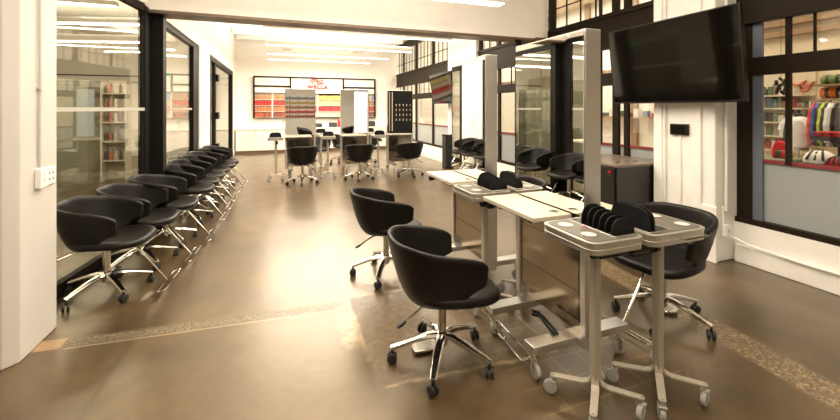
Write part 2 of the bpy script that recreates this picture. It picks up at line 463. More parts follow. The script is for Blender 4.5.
# wall shelves in the shop
for i, v in enumerate((84.5, 98.5)):
    p = on_x(815, v, 7.0); q = on_x(846, v, 7.0)
    bm = new_bm(); b2(bm, 6.95, 7.6, q.y - .8, p.y, p.z - .03, p.z)
    tag(obj('wall_shelf', bm, WOOD), ('upper wooden wall shelf in the shop carrying the green bag', 'lower wooden wall shelf in the shop carrying the orange bag')[i], 'shelf')
def duffel(u0, u1, v0, v1, m, label):
    p = on_x(u0, v0, 7.05); q = on_x(u1, v1, 7.05); r = (p.z - q.z) / 2; L = p.y - q.y
    t = thing('duffel_bag', label, 'bag', (7.05 + r, q.y, q.z))
    bm = new_bm(); add_lathe(bm, [(r * .75, 0), (r, L * .06), (r, L * .94), (r * .75, L)], (0, 0, r), 16, 'y'); obj('bag_body', bm, m, t, smooth=True)
    bm = new_bm()
    for f in (.3, .7): add_lathe(bm, [(r * 1.02, L * f - .02), (r * 1.02, L * f + .02)], (0, 0, r), 16, 'y')
    obj('strap', bm, RUBBER, t)
duffel(819, 845, 75, 84.3, solid('green_fabric', (.12, .22, .04), .6), 'green duffel bag on the upper shelf in the shop')
duffel(818, 846, 87.5, 98.3, solid('orange_fabric', (.85, .20, .02), .5), 'orange duffel bag on the lower shelf in the shop')

# clothes rail and jackets
p0 = on_x(811, 101, 6.6); p1 = on_x(860, 101, 6.6); rz_ = p0.z
t = thing('clothes_rail', 'metal clothes rail in the shop with jackets hanging from it', 'clothes rail', (6.6, p1.y, 0))
bm = new_bm(); add_tube(bm, [(0, -.3, rz_), (0, p0.y - p1.y, rz_)], .012); obj('rail', bm, CHROME, t)
for yy in (-.3, p0.y - p1.y):
    bm = new_bm(); add_tube(bm, [(0, yy, 0), (0, yy, rz_)], .014); obj('upright', bm, CHROME, t)
JK = [('red', (.55, .03, .04), 815), ('blue', (.03, .09, .42), 818.5), ('charcoal', (.03, .03, .035), 821.5), ('lime yellow', (.55, .65, .06), 824.5), ('navy black', (.02, .025, .04), 827.5), ('white', (.82, .82, .8), 831), ('pale grey', (.6, .6, .6), 834), ('black', (.015, .015, .015), 838), ('dark grey', (.08, .08, .08), 842)]
for nm, c, u in JK:
    p = on_x(u, 101, 6.6)
    t = thing('hanging_jacket', nm + ' jacket on a hanger on the shop clothes rail', 'jacket', (6.6, p.y, rz_), radians(14), 'jackets on the shop rail')
    bm = new_bm()
    add_prism(bm, [(-.06, -.03), (.06, -.03), (.22, -.10), (.24, -.20), (.20, -.58), (-.20, -.58), (-.24, -.20), (-.22, -.10)], -.016, .016, 'y')
    obj('jacket_body', bm, solid('cloth_' + nm.replace(' ', '_'), c, .7), t, bevel=.02)
    bm = new_bm()
    for s in (-1, 1): add_tube(bm, [(s * .20, 0, -.10), (s * .27, .01, -.3), (s * .28, .0, -.52)], [.026, .024, .02], 8)
    obj('sleeve', bm, MATS['cloth_' + nm.replace(' ', '_')], t, smooth=True)
    bm = new_bm(); add_tube(bm, [(-.16, 0, -.08), (0, 0, -.025), (.16, 0, -.08)], .006, 6); add_tube(bm, [(0, 0, -.025), (0, 0, .0)], .004, 6); obj('hanger', bm, WOOD, t)

# mannequin torso with white tee
p = on_x(803, 114, 6.6); q = on_x(803, 147, 6.6)
hh = p.z - q.z
t = thing('mannequin_torso', 'torso mannequin in a white t-shirt with dark side stripe in the shop window', 'mannequin', (6.6, p.y + .05, q.z), radians(-25))
bm = new_bm(); add_lathe(bm, [(.13, 0), (.145, hh * .3), (.165, hh * .62), (.155, hh * .8), (.09, hh * .9), (.05, hh * .93)], (0, 0, 0), 20)
for v in bm.verts: v.co.x *= .65
for s in (-1, 1): add_tube(bm, [(0, s * .12, hh * .80), (0, s * .20, hh * .68), (0, s * .235, hh * .48)], [.065, .06, .058], 10)
obj('t_shirt', bm, solid('white_cloth', (.8, .8, .78), .8), t, smooth=True)
bm = new_bm(); add_tube(bm, [(-.09, .085, hh * .70), (-.10, .10, hh * .4), (-.09, .10, hh * .02)], .012, 6); obj('side_stripe', bm, solid('navy', (.03, .05, .12), .6), t)
bm = new_bm(); add_lathe(bm, [(.05, hh * .9), (.045, hh), (.0, hh + .01)]); obj('neck', bm, RUBBER, t, smooth=True)
bm = new_bm(); add_tube(bm, [(0, 0, -q.z + .005), (0, 0, 0)], .018); add_lathe(bm, [(.16, -q.z), (.16, -q.z + .015)]); obj('stand', bm, CHROME, t)

# display table with folded clothes, lower shelf with helmets
pz = on_x(825, 136.5, 5.9).z; lz = on_x(825, 163.5, 5.6).z
y0 = on_x(860, 130, 5.9).y; y1 = on_x(812, 130, 5.9).y
t = thing('display_table', 'black two-tier shop table with folded red clothes and helmets', 'table', (0, 0, 0))
bm = new_bm(); b2(bm, 5.85, 6.45, y0 - .3, y1, pz - .05, pz); obj('tabletop', bm, CABB, t)
bm = new_bm(); b2(bm, 5.40, 6.45, y0 - .3, y1, lz - .05, lz); obj('lower_shelf', bm, CABB, t)
for x in (5.44, 6.41):
    for y in (y0 - .26, y1 - .04):
        bm = new_bm(); b2(bm, x - .02, x + .02, y - .02, y + .02, 0, (pz if x > 6 else lz) - .05); obj('leg', bm, CABB, t)
for k in range(7):
    yy = y1 - .06 - k * .085
    for j in range(2):
        bm = new_bm(); b2(bm, 5.87, 6.12, yy - .035, yy + .035, pz + .03 * j, pz + .03 * (j + 1) - .004)
        tag(obj('folded_shirt', bm, (solid('red_cloth', (.5, .03, .05), .7), solid('pale_cloth', (.65, .6, .58), .8))[(k * 3 + j * 5) % 3 == 1], bevel=.008),
            'folded shirt in a low pile along the front of the black shop table', 'shirt', 'folded shirts on the shop table')
def helmet(u, v0, v1, X, m, label, w):
    p = on_x(u, v0, X); h = p.z - on_x(u, v1, X).z
    t = thing('bike_helmet', label, 'helmet', (X, p.y, p.z - h))
    bm = new_bm(); add_lathe(bm, [(w, 0), (w * .98, h * .35), (w * .8, h * .7), (w * .45, h * .94), (.01, h)], seg=20)
    for v in bm.verts: v.co.x *= .75
    obj('helmet_shell', bm, m, t, smooth=True)
    bm = new_bm()
    for s in (-.5, 0, .5): add_tube(bm, [(-w * .76, s * w, h * .25), (-w * .45, s * w * .7, h * .8), (0, s * w * .3, h * 1.0)], .012, 6)
    obj('vent', bm, RUBBER, t)
helmet(820, 150, 163, 5.55, WHITEP, 'white cycling helmet on the lower tier of the shop table', .14)
helmet(837, 157, 165.5, 5.50, solid('gloss_red', (.5, .02, .03), .3), 'red cycling helmet on the lower tier of the shop table', .10)

# left shop shelving with small goods
ya, yb = on_x(793, 100, 7.2).y, on_x(762, 100, 7.2).y
t = thing('shop_shelving', 'tall open shelving unit with packaged goods at the back of the shop', 'shelving', (7.2, 0, 0))
SZ = [on_x(780, v, 7.2).z for v in (150, 136, 122, 108, 95)]
bm = new_bm(); b2(bm, .35, .38, ya - .1, yb + .3, 0, 2.3); obj('back_panel', bm, solid('shelf_cream', (.72, .62, .46), .6), t)
for z in SZ:
    bm = new_bm(); b2(bm, 0, .36, ya - .1, yb + .3, z - .02, z); obj('shelf', bm, solid('shelf_cream', (.72, .62, .46), .6), t)
PAL = [(.65, .62, .55), (.08, .08, .08), (.42, .35, .24), (.32, .07, .05), (.12, .16, .19), (.6, .56, .48), (.25, .2, .16), (.12, .17, .10)]
for r, z in enumerate(SZ):
    yy = ya
    while yy < yb + .2:
        w = random.uniform(.05, .09); h = random.uniform(.10, .19); ci = random.randrange(len(PAL))
        bm = new_bm(); b2(bm, 7.24, 7.36, yy, yy + w - .012, z, z + h)
        tag(obj('product_pack', bm, mat('pack_%d' % ci, PAL[ci], .5)), 'small packaged item on shelf %s of the shop shelving' % ['one, the lowest', 'two, second lowest', 'three, the middle', 'four, second highest', 'five, the highest'][r], 'package', 'packaged goods on the shop shelving')
        yy += w
# red stool-like bag, poster, mobile
t = thing('red_rucksack', 'bright red rucksack standing inside the shop window', 'bag', on_x(780.5, 158, 5.4), radians(20))
bm = new_bm(); add_prism(bm, [(-.10, 0), (.11, 0), (.12, .12), (.08, .23), (.03, .26), (-.06, .24), (-.12, .14)], -.06, .06, 'x')
obj('bag_body', bm, solid('bright_red', (.7, .02, .03), .5), t, bevel=.025); t.scale = (.8, .62, .78)
bm = new_bm(); b2(bm, -.085, -.06, -.01, .06, .02, .12); obj('pocket', bm, solid('dark_pocket', (.04, .06, .04), .6), t, bevel=.01)
pb = on_x(780.5, 158, 5.4)
bm = new_bm(); b2(bm, 5.2, 5.6, pb.y - .12, pb.y + .25, 0, pb.z); tag(obj('display_plinth', bm, solid('green_grey', (.2, .24, .15), .6), bevel=.01), 'low plinth inside the shop window below the red rucksack', 'plinth')
p = on_x(796, 94, 7.55); q = on_x(811, 118, 7.55)
t = thing('framed_poster', 'pale framed poster with dark figures on the shop wall', 'poster', (7.55, (p.y + q.y) / 2, (p.z + q.z) / 2))
W_, H_ = (p.y - q.y), (p.z - q.z)
bm = new_bm(); b2(bm, -.01, .04, -W_ / 2, W_ / 2, -H_ / 2, H_ / 2); obj('sheet', bm, solid('poster_pale', (.8, .76, .66), .6), t)
bm = new_bm()
for s in (-1, 1): b2(bm, -.02, .04, s * W_ / 2 - .012, s * W_ / 2 + .012, -H_ / 2, H_ / 2); b2(bm, -.02, .04, -W_ / 2, W_ / 2, s * H_ / 2 - .012, s * H_ / 2 + .012)
obj('frame', bm, WHITEP, t)
bm = new_bm()
for k, s in enumerate((-.13, -.04, .06, .14)): b2(bm, -.014, -.01, s - .03, s + .02, -.22, .02 + .04 * (k % 2))
obj('printed_figures', bm, solid('poster_dark', (.08, .07, .07), .6), t)
bm = new_bm()
for s, (u, v) in enumerate(((798, 84), (803, 89), (806, 85))):
    p = on_x(u, v, 7.5); add_prism(bm, [(p.y - .09, p.z + .05), (p.y, p.z - .01), (p.y + .1, p.z + .02), (p.y + .01, p.z - .05), (p.y - .05, p.z - .03)], 7.48, 7.6, 'x')
tag(obj('wall_emblem', bm, solid('faded_red', (.55, .18, .12), .6)), 'faded red bird-like shapes mounted high on the shop wall', 'wall decoration')
t = thing('hanging_mobile', 'dark hanging ornament near the top of the shop window', 'ornament', on_x(781, 85, 5.6))
bm = new_bm()
for k in range(9):
    a = k * 2.4; c_ = Vector((.05 * cos(a), .07 * sin(a) , -.1 + .022 * k)); add_box(bm, c_, (.05, .07, .035), Matrix.Rotation(a, 3, 'Z') @ Matrix.Rotation(.6, 3, 'X'))
obj('ornament_body', bm, PLBLK, t); t.scale = (.6, .6, .9)
bm = new_bm(); add_tube(bm, [(0, 0, .1), (0, 0, 2.6)], .004, 5); obj('cord', bm, PLBLK, t)
# shelf goods seen through the window by the black cabinet
for vi, v in enumerate((126, 104)):
    p = on_x(660, v, 7.35); q = on_x(560, v, 7.35)
    bm = new_bm(); b2(bm, 7.2, 7.6, min(p.y, 5.15), min(q.y, 5.15), p.z - .03, p.z)
    tag(obj('wall_shelf', bm, WHITEP), ('lower white wall shelf seen below the television', 'upper white wall shelf seen below the television')[vi], 'shelf')
    for k, (u, c) in enumerate(((632, (.35, .22, .1)), (638, (.5, .4, .3)), (645, (.6, .08, .05)), (650, (.5, .2, .1)), (655, (.7, .6, .5)))):
        o = on_x(u - vi * 2, v, 7.35); h = .07 + .05 * ((k * 7 + vi) % 3)
        if o.y > 5.1: continue
        bm = new_bm(); add_lathe(bm, [(.035, 0), (.045, h * .3), (.045, h * .8), (.02, h)], (o.x - .05, o.y, o.z), 12)
        tag(obj('jar', bm, mat('jarcol_%d' % k, c, .4), smooth=True), '%s jar on the %s white shelf below the television' % (('dark brown', 'beige', 'red', 'rust', 'pale')[k], ('lower', 'upper')[vi]), 'jar')
# goods in the windows left of the cabinet
bm = new_bm(); b2(bm, 8.3, 8.6, 5.6, 9, 1.25, 1.29)
tag(obj('wall_shelf', bm, WOOD), 'long wooden shelf in the neighbouring room behind the mirrors', 'shelf')
for k in range(12):
    bm = new_bm(); b2(bm, 8.38, 8.5, 5.8 + k * .25, 5.8 + k * .25 + .13, 1.29, 1.29 + .1 + .05 * (k % 3))
    tag(obj('box', bm, mat('pack_%d' % (k % 8), PAL[k % 8], .5)), 'small box on the long wooden shelf of the neighbouring room', 'box', 'boxes on the neighbouring shelf')

# ------------------------------------------------------------------ CHAIR
def make_chair(label, group):
    t = thing('salon_chair', label, 'chair', (0, 0, 0), 0, group)
    # wrap-around shell
    bm = new_bm(); cols = 28; rows = 7; grid = []
    for i in range(cols + 1):
        s = -1 + 2 * i / cols; a = abs(s)
        if a < .68:
            ph = s / .68 * pi / 2; ux, uy = -cos(ph), sin(ph)
            ux = math.copysign(abs(ux) ** .82, ux); uy = math.copysign(abs(uy) ** .82, uy)
            px, py = ux * .29, uy * .275
        else:
            k = (a - .68) / .32; px, py = k * .17, math.copysign(.275 - .012 * k * k, s)
        zt = .768 - .105 * max(0, (a - .25) / .75) ** 1.3
        zb = .400 if a < .62 else .400 + .115 * min(1, (a - .62) / .26)
        if a > .95: zt -= .02 * ((a - .95) / .05); zb += .02 * ((a - .95) / .05)
        col = []
        for j in range(rows + 1):
            f = j / rows; z = zb + (zt - zb) * f
            h = (z - .405) / .36; sc = .66 + .42 * max(0, h) ** .62
            if a > .5: sc = .66 + .42 * max(0, h) ** (.62 - .25 * min(1, (a - .5) / .3))
            x = px * sc - .0 if px < 0 else px
            col.append(bm.verts.new((x, py * min(sc, 1.06), z)))
        grid.append(col)
    for i in range(cols):
        for j in range(rows): bm.faces.new((grid[i][j], grid[i + 1][j], grid[i + 1][j + 1], grid[i][j + 1]))
    obj('backrest', bm, LEATHER, t, smooth=True, solid=.032, sub=1)
    # seat
    bm = new_bm(); rings = []
    def outline(k, z, dip=0):
        ring = []
        for i in range(32):
            a = i * 2 * pi / 32; cx, sy = cos(a), sin(a)
            x = math.copysign(abs(cx) ** .62, cx); y = math.copysign(abs(sy) ** .62, sy)
            X = .055 + x * .265 * k; Yv = y * .268 * k * (1 if x > -.2 else 1 - .18 * (-x - .2))
            zz = z + (.012 * (-x) * k) - .02 * max(0, x - .7) * k
            ring.append(bm.verts.new((X, Yv, zz)))
        return ring
    for k, z in ((.55, .405), (.92, .408), (1.0, .428), (1.005, .45), (.97, .470), (.90, .477), (.6, .466), (.25, .462)): rings.append(outline(k, z))
    ring_faces(bm, rings); obj('seat', bm, LEATHER, t, smooth=True, sub=1)
    bm = new_bm(); b2(bm, -.09, .10, -.08, .08, .372, .408); obj('mechanism', bm, PLBLK, t, bevel=.008)
    bm = new_bm(); add_lathe(bm, [(.028, .09), (.033, .10), (.033, .17), (.026, .175), (.026, .37), (.034, .372), (.034, .385)]); obj('column', bm, CHROME, t, smooth=True)
    for i in range(5):
        a = i * 2 * pi / 5 + .42; c, s = cos(a), sin(a)
        bm = new_bm()
        pts = [(.02 * c, .02 * s, .150), (.08 * c, .08 * s, .150), (.17 * c, .17 * s, .128), (.305 * c, .305 * s, .085)]
        add_tube(bm, pts, [.030, .029, .025, .020], 8, flat=.62)
        lg = obj('leg', bm, CHROME, t, smooth=True)
        bm = new_bm(); cx, cy = .298 * c, .298 * s; ta = a + 1.1 + i
        add_lathe(bm, [(.008, .045), (.008, .085)], (cx, cy, 0), 8)
        ca, sa = cos(ta), sin(ta)
        for sd in (-1, 1):
            o = Vector((cx - sa * .014 * sd, cy + ca * .014 * sd, .029)); rg = []
            for w, rr in ((-.009, .024), (-.006, .029), (.006, .029), (.009, .024)):
                rg.append([bm.verts.new(o + Vector((-sa * w, ca * w, 0)) + Vector((ca * cos(k * pi / 8) * rr, sa * cos(k * pi / 8) * rr, sin(k * pi / 8) * rr))) for k in range(16)])
            ring_faces(bm, rg)
        obj('caster', bm, RUBBER, lg, smooth=True)
    bm = new_bm(); add_tube(bm, [(-.06, -.05, .385), (-.16, -.09, .375), (-.27, -.13, .335)], .006, 8); lv = obj('lever', bm, CHROME, t, smooth=True)
    bm = new_bm(); add_tube(bm, [(-.26, -.127, .338), (-.285, -.136, .330), (-.31, -.145, .322)], [.010, .015, .010], 8, flat=.7); obj('lever_knob', bm, PLBLK, lv, smooth=True)
    bm = new_bm(); add_tube(bm, [(.14, 0, .395), (.20, 0, .36), (.43, 0, .045)], .0085, 8)
    fr = obj('footrest_rod', bm, CHROME, t, smooth=True)
    bm = new_bm(); add_tube(bm, [(x, y,   .035 + (x - .415) * .25) for x, y in rrect(.415, .475, -.205, .205, .012, 3)], .007, 6, closed=True); obj('footrest_loop', bm, CHROME, fr, smooth=True)
    return t
NCH = ['nearest black chair of the row along the left glass wall', 'second nearest black chair of the row along the glass wall', 'third black chair from the front in the row by the glass wall',
       'fourth black chair from the front in the row by the glass wall', 'fifth black chair in the row, standing beside the thick black post', 'sixth black chair from the front in the row by the glass wall',
       'seventh black chair from the front in the row by the glass wall', 'eighth black chair, second from the far end of the glass wall row', 'farthest black chair of the row along the left glass wall']
GR = 'black salon chairs lined up along the glass wall'
rowrot = [-.05, -.03, .04, -.02, .03, 0, -.04, .02, .05]
chair0 = make_chair(NCH[0], GR); chair0.location = (-1.335, 3.79, 0); chair0.rotation_euler = (0, 0, rowrot[0])
for i in range(1, 9):
    x = (0, -1.275, -1.205, -1.165, -1.17, -1.165, -1.16, -1.12, -1.11)[i]
    y = (0, 4.37, 4.93, 5.76, 6.30, 6.84, 7.38, 7.93, 8.46)[i]
    dup(chair0, (x, y, 0), rowrot[i], NCH[i])
GF = 'black salon chairs at the mirror stations'
def foot_plate(root, x, y):
    bm = new_bm(); pts = [(x + .075 * cos(a), y + .075 * sin(a)) for a in [i * pi / 14 for i in range(15)]] + [(x - .075, y - .045), (x + .075, y - .045)]
    add_prism(bm, pts, .012, .024); fp = obj('foot_plate', bm, solid('plate_cream', (.62, .57, .48), .35), root)
    bm = new_bm(); add_tube(bm, [(p[0], p[1], .022) for p in pts], .006, 6, closed=True); obj('plate_rim', bm, CHROME, fp, smooth=True)
    bm = new_bm()
    for i in range(-4, 5):
        for j in range(-2, 4):
            if i * i + j * j * 1.2 < 15: add_lathe(bm, [(.0035, .0235), (.0035, .0250)], (x + i * .014, y + j * .014, 0), 6)
    obj('plate_holes', bm, RUBBER, fp)
c = dup(chair0, (.905, 2.09, 0), -.05, 'large black chair in the foreground facing the nearest mirror station', GF); foot_plate(c, -.07, .12)
dup(chair0, (.90, 3.36, 0), .03, 'black chair behind the foreground chair, facing the second mirror station', GF)
c = dup(chair0, (2.565, 1.96, 0), pi + .10, 'black chair on the right behind the silver tray trolleys, facing left', GF); foot_plate(c, -.13, -.06)
for i, (u, lab) in enumerate(((302.5, 'black chair at the leftmost far station below the red logo'), (360, 'black chair at the middle far station with the modelled blue reflection'), (411, 'black chair at the far right station beside the windows'))):
    p = on_y(u, 150, 7.95)
    dup(chair0, (p.x, 7.95 + .06 * i, 0), pi / 2 + (.12, -.05, .25)[i], lab, 'black salon chairs at the far stations', skip=('footrest_rod',))
for i, (x, lab) in enumerate(((.95, 'black chair on the far side of the far stations, behind the left trolley'), (2.2, 'black chair on the far side of the far stations, behind the right trolley'), (1.62, 'black chair behind the middle far station, mostly hidden'))):
    dup(chair0, (x, 10.3 + .5 * (i == 2), 0), -pi / 2 + .2 * i, lab, 'black salon chairs behind the far stations', skip=('footrest_rod',))

# ------------------------------------------------------------------ CASTERS (grey, with fork)
def caster_bm(x, y, ztop, ang, r=.032):
    bm = new_bm(); ca, sa = cos(ang), sin(ang)
    add_lathe(bm, [(.007, r * 2 + .004), (.007, ztop)], (x, y, 0), 8)
    for sd in (-1, 1):
        o = Vector((x + ca * .012 - sa * .016 * sd, y + sa * .012 + ca * .016 * sd, 0))
        add_box(bm, o + Vector((-ca * .004, -sa * .004, r + .018)), (.022, .003, r + .02), Matrix.Rotation(ang, 3, 'Z'))
    add_box(bm, (x, y, r * 2 + .004), (.032, .036, .004), Matrix.Rotation(ang, 3, 'Z'))
    w = new_bm(); rg = []
    o = Vector((x + ca * .012, y + sa * .012, r))
    for ww, rr in ((-.012, r * .55), (-.013, r * .8), (-.010, r), (.010, r), (.013, r * .8), (.012, r * .55)):
        rg.append([w.verts.new(o + Vector((-sa * ww, ca * ww, 0)) + Vector((ca * cos(k * pi / 10) * rr, sa * cos(k * pi / 10) * rr, sin(k * pi / 10) * rr))) for k in range(20)])
    ring_faces(w, rg)
    return bm, w

# ------------------------------------------------------------------ MIRROR STATION (local: x across, y along; origin at the centre, floor)
def make_station(label, length=.62, mirror=MIRROR, left=True, right=True, group=None, mirror2=None):
    t = thing('mirror_station', label, 'mirror station', (0, 0, 0), 0, group)
    h = length / 2; TOP = 1.945
    for s in (-1, 1):
        bm = new_bm(); b2(bm, -.055, .055, s * h - .02, s * h + .02, .195, TOP); obj('post', bm, BRUSHED, t, bevel=.003)
        bm = new_bm(); b2(bm, -.345, .345, s * .215 - .045, s * .215 + .045, .152, .195); b2(bm, -.05, .05, min(s * .215, s * (h + .018)), max(s * .215, s * (h + .018)), .155, .196); ft = obj('foot', bm, BRUSHED, t, bevel=.004)
        for k in (-1, 1):
            a, w = caster_bm(k * .305, s * .215, .152, .7 * k + s, .042)
            obj('caster_fork', a, CHROME, ft); obj('caster_wheel', w, GREYW, ft, smooth=True)
    bm = new_bm(); b2(bm, -.05, .05, -h, h, TOP - .035, TOP); obj('top_bar', bm, ALU, t, bevel=.003)
    bm = new_bm(); b2(bm, -.05, .05, -h + .02, h - .02, .90, TOP - .035); obj('mirror_core', bm, ALU, t)
    for s in (-1, 1):
        bm = new_bm(); b2(bm, s * .0555, s * .059, -h - .012, h + .018, .90, TOP - .012); obj('mirror', bm, mirror if s < 0 or not mirror2 else mirror2, t)
    bm = new_bm(); b2(bm, -.04, .04, -h + .02, h - .02, .285, .90); b2(bm, -.012, .012, -h + .02, h - .02, .196, .285); lp = obj('lower_panel', bm, PANELM, t)
    bm = new_bm()
    for z in (.45, .70): b2(bm, -.0415, .0415, -h + .02, h - .02, z, z + .003)
    b2(bm, -.042, -.04, -h + .045, -h + .049, .285, .9)
    obj('panel_seam', bm, BLACKF, lp)
    for s, on in ((-1, left), (1, right)):
        if not on: continue
        x0, x1 = sorted((s * .061, s * .325))
        bm = new_bm(); b2(bm, x0, x1, -h + .08, h + .02, .872, .892); tb = obj('tabletop', bm, LAM, t, bevel=.002)
        bm = new_bm(); b2(bm, x0 - .002, x1 + .002, -h + .078, h + .022, .866, .874); obj('metal_edge', bm, ALU, tb)
        gx, gy = s * .13, -h + .15
        bm = new_bm(); add_lathe(bm, [(.036, .8925), (.036, .895), (.026, .896), (.026, .8925)], (gx, gy, 0), 20); obj('grommet', bm, ALU, tb, smooth=True)
        bm = new_bm(); add_lathe(bm, [(.027, .8926), (.027, .8945)], (gx, gy, 0), 20); obj('grommet_hole', bm, PLBLK, tb)
        for yb_ in (-h + .15, h - .15):
            bm = new_bm(); b2(bm, s * .05, s * .30, yb_ - .01, yb_ + .01, .845, .866); obj('bracket', bm, BLACKF, t)
    bm = new_bm(); add_tube(bm, [(-.29, h - .02, .835), (-.05, h - .02, .835)], .016, 10); add_lathe(bm, [(.022, -.31), (.024, -.27)], (0, h - .02, .835), 12, 'x')
    obj('pivot_arm', bm, PLBLK, t, smooth=True)
    return t
SG = 'double-sided mirror stations in the middle'
SX = 1.637
st0 = make_station('near silver mirror station with tall steel post, nearest the camera', group=SG); st0.location = (SX, 1.99, 0)
dup(st0, (SX, 3.08, 0), 0, 'second silver mirror station, behind and left of the near one')
# far stations face the camera
far = [(300.5, 'leftmost far mirror station with a clear mirror below the red logo'), (354.5, 'middle far mirror station with its blue reflection modelled as a board'), (399.5, 'rightmost far station with its dark reflection modelled as a board')]
FYs = 9.0
fpos = [on_y(u, 130, FYs).x for u, _ in far]
dup(st0, (fpos[0], FYs, 0), pi / 2, far[0][1], 'mirror stations at the far end')
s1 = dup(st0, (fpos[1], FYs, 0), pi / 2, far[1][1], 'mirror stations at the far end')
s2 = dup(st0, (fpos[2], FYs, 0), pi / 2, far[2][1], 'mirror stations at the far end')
# boards standing in for blue and dark mirror reflections face the camera (local -x turned to -y by the 90 degree turn)
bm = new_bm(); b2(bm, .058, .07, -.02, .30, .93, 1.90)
o = obj('blue_reflection_board', bm, BLUEP, s1); o['label'] = 'pale blue mirror reflection, modelled as a board'
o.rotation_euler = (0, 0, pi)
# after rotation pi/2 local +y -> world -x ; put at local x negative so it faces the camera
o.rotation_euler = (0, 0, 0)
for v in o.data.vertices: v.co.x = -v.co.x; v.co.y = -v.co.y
bm = new_bm(); b2(bm, -.075, -.06, -.31, .31, .90, 1.93); bb = obj('dark_reflection_board', bm, PLBLK, s2); bb['label'] = 'dark mirror reflection with pale dashes, modelled as a board'
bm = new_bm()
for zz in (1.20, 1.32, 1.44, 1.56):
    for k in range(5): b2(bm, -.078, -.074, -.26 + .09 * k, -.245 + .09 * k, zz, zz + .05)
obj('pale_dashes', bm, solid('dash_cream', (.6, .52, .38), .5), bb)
bm = new_bm(); b2(bm, -.078, -.074, .20, .215, .95, 1.9); b2(bm, -.078, -.074, .27, .28, .95, 1.9); obj('pale_strip', bm, solid('dash_cream', (.6, .52, .38), .5), bb)

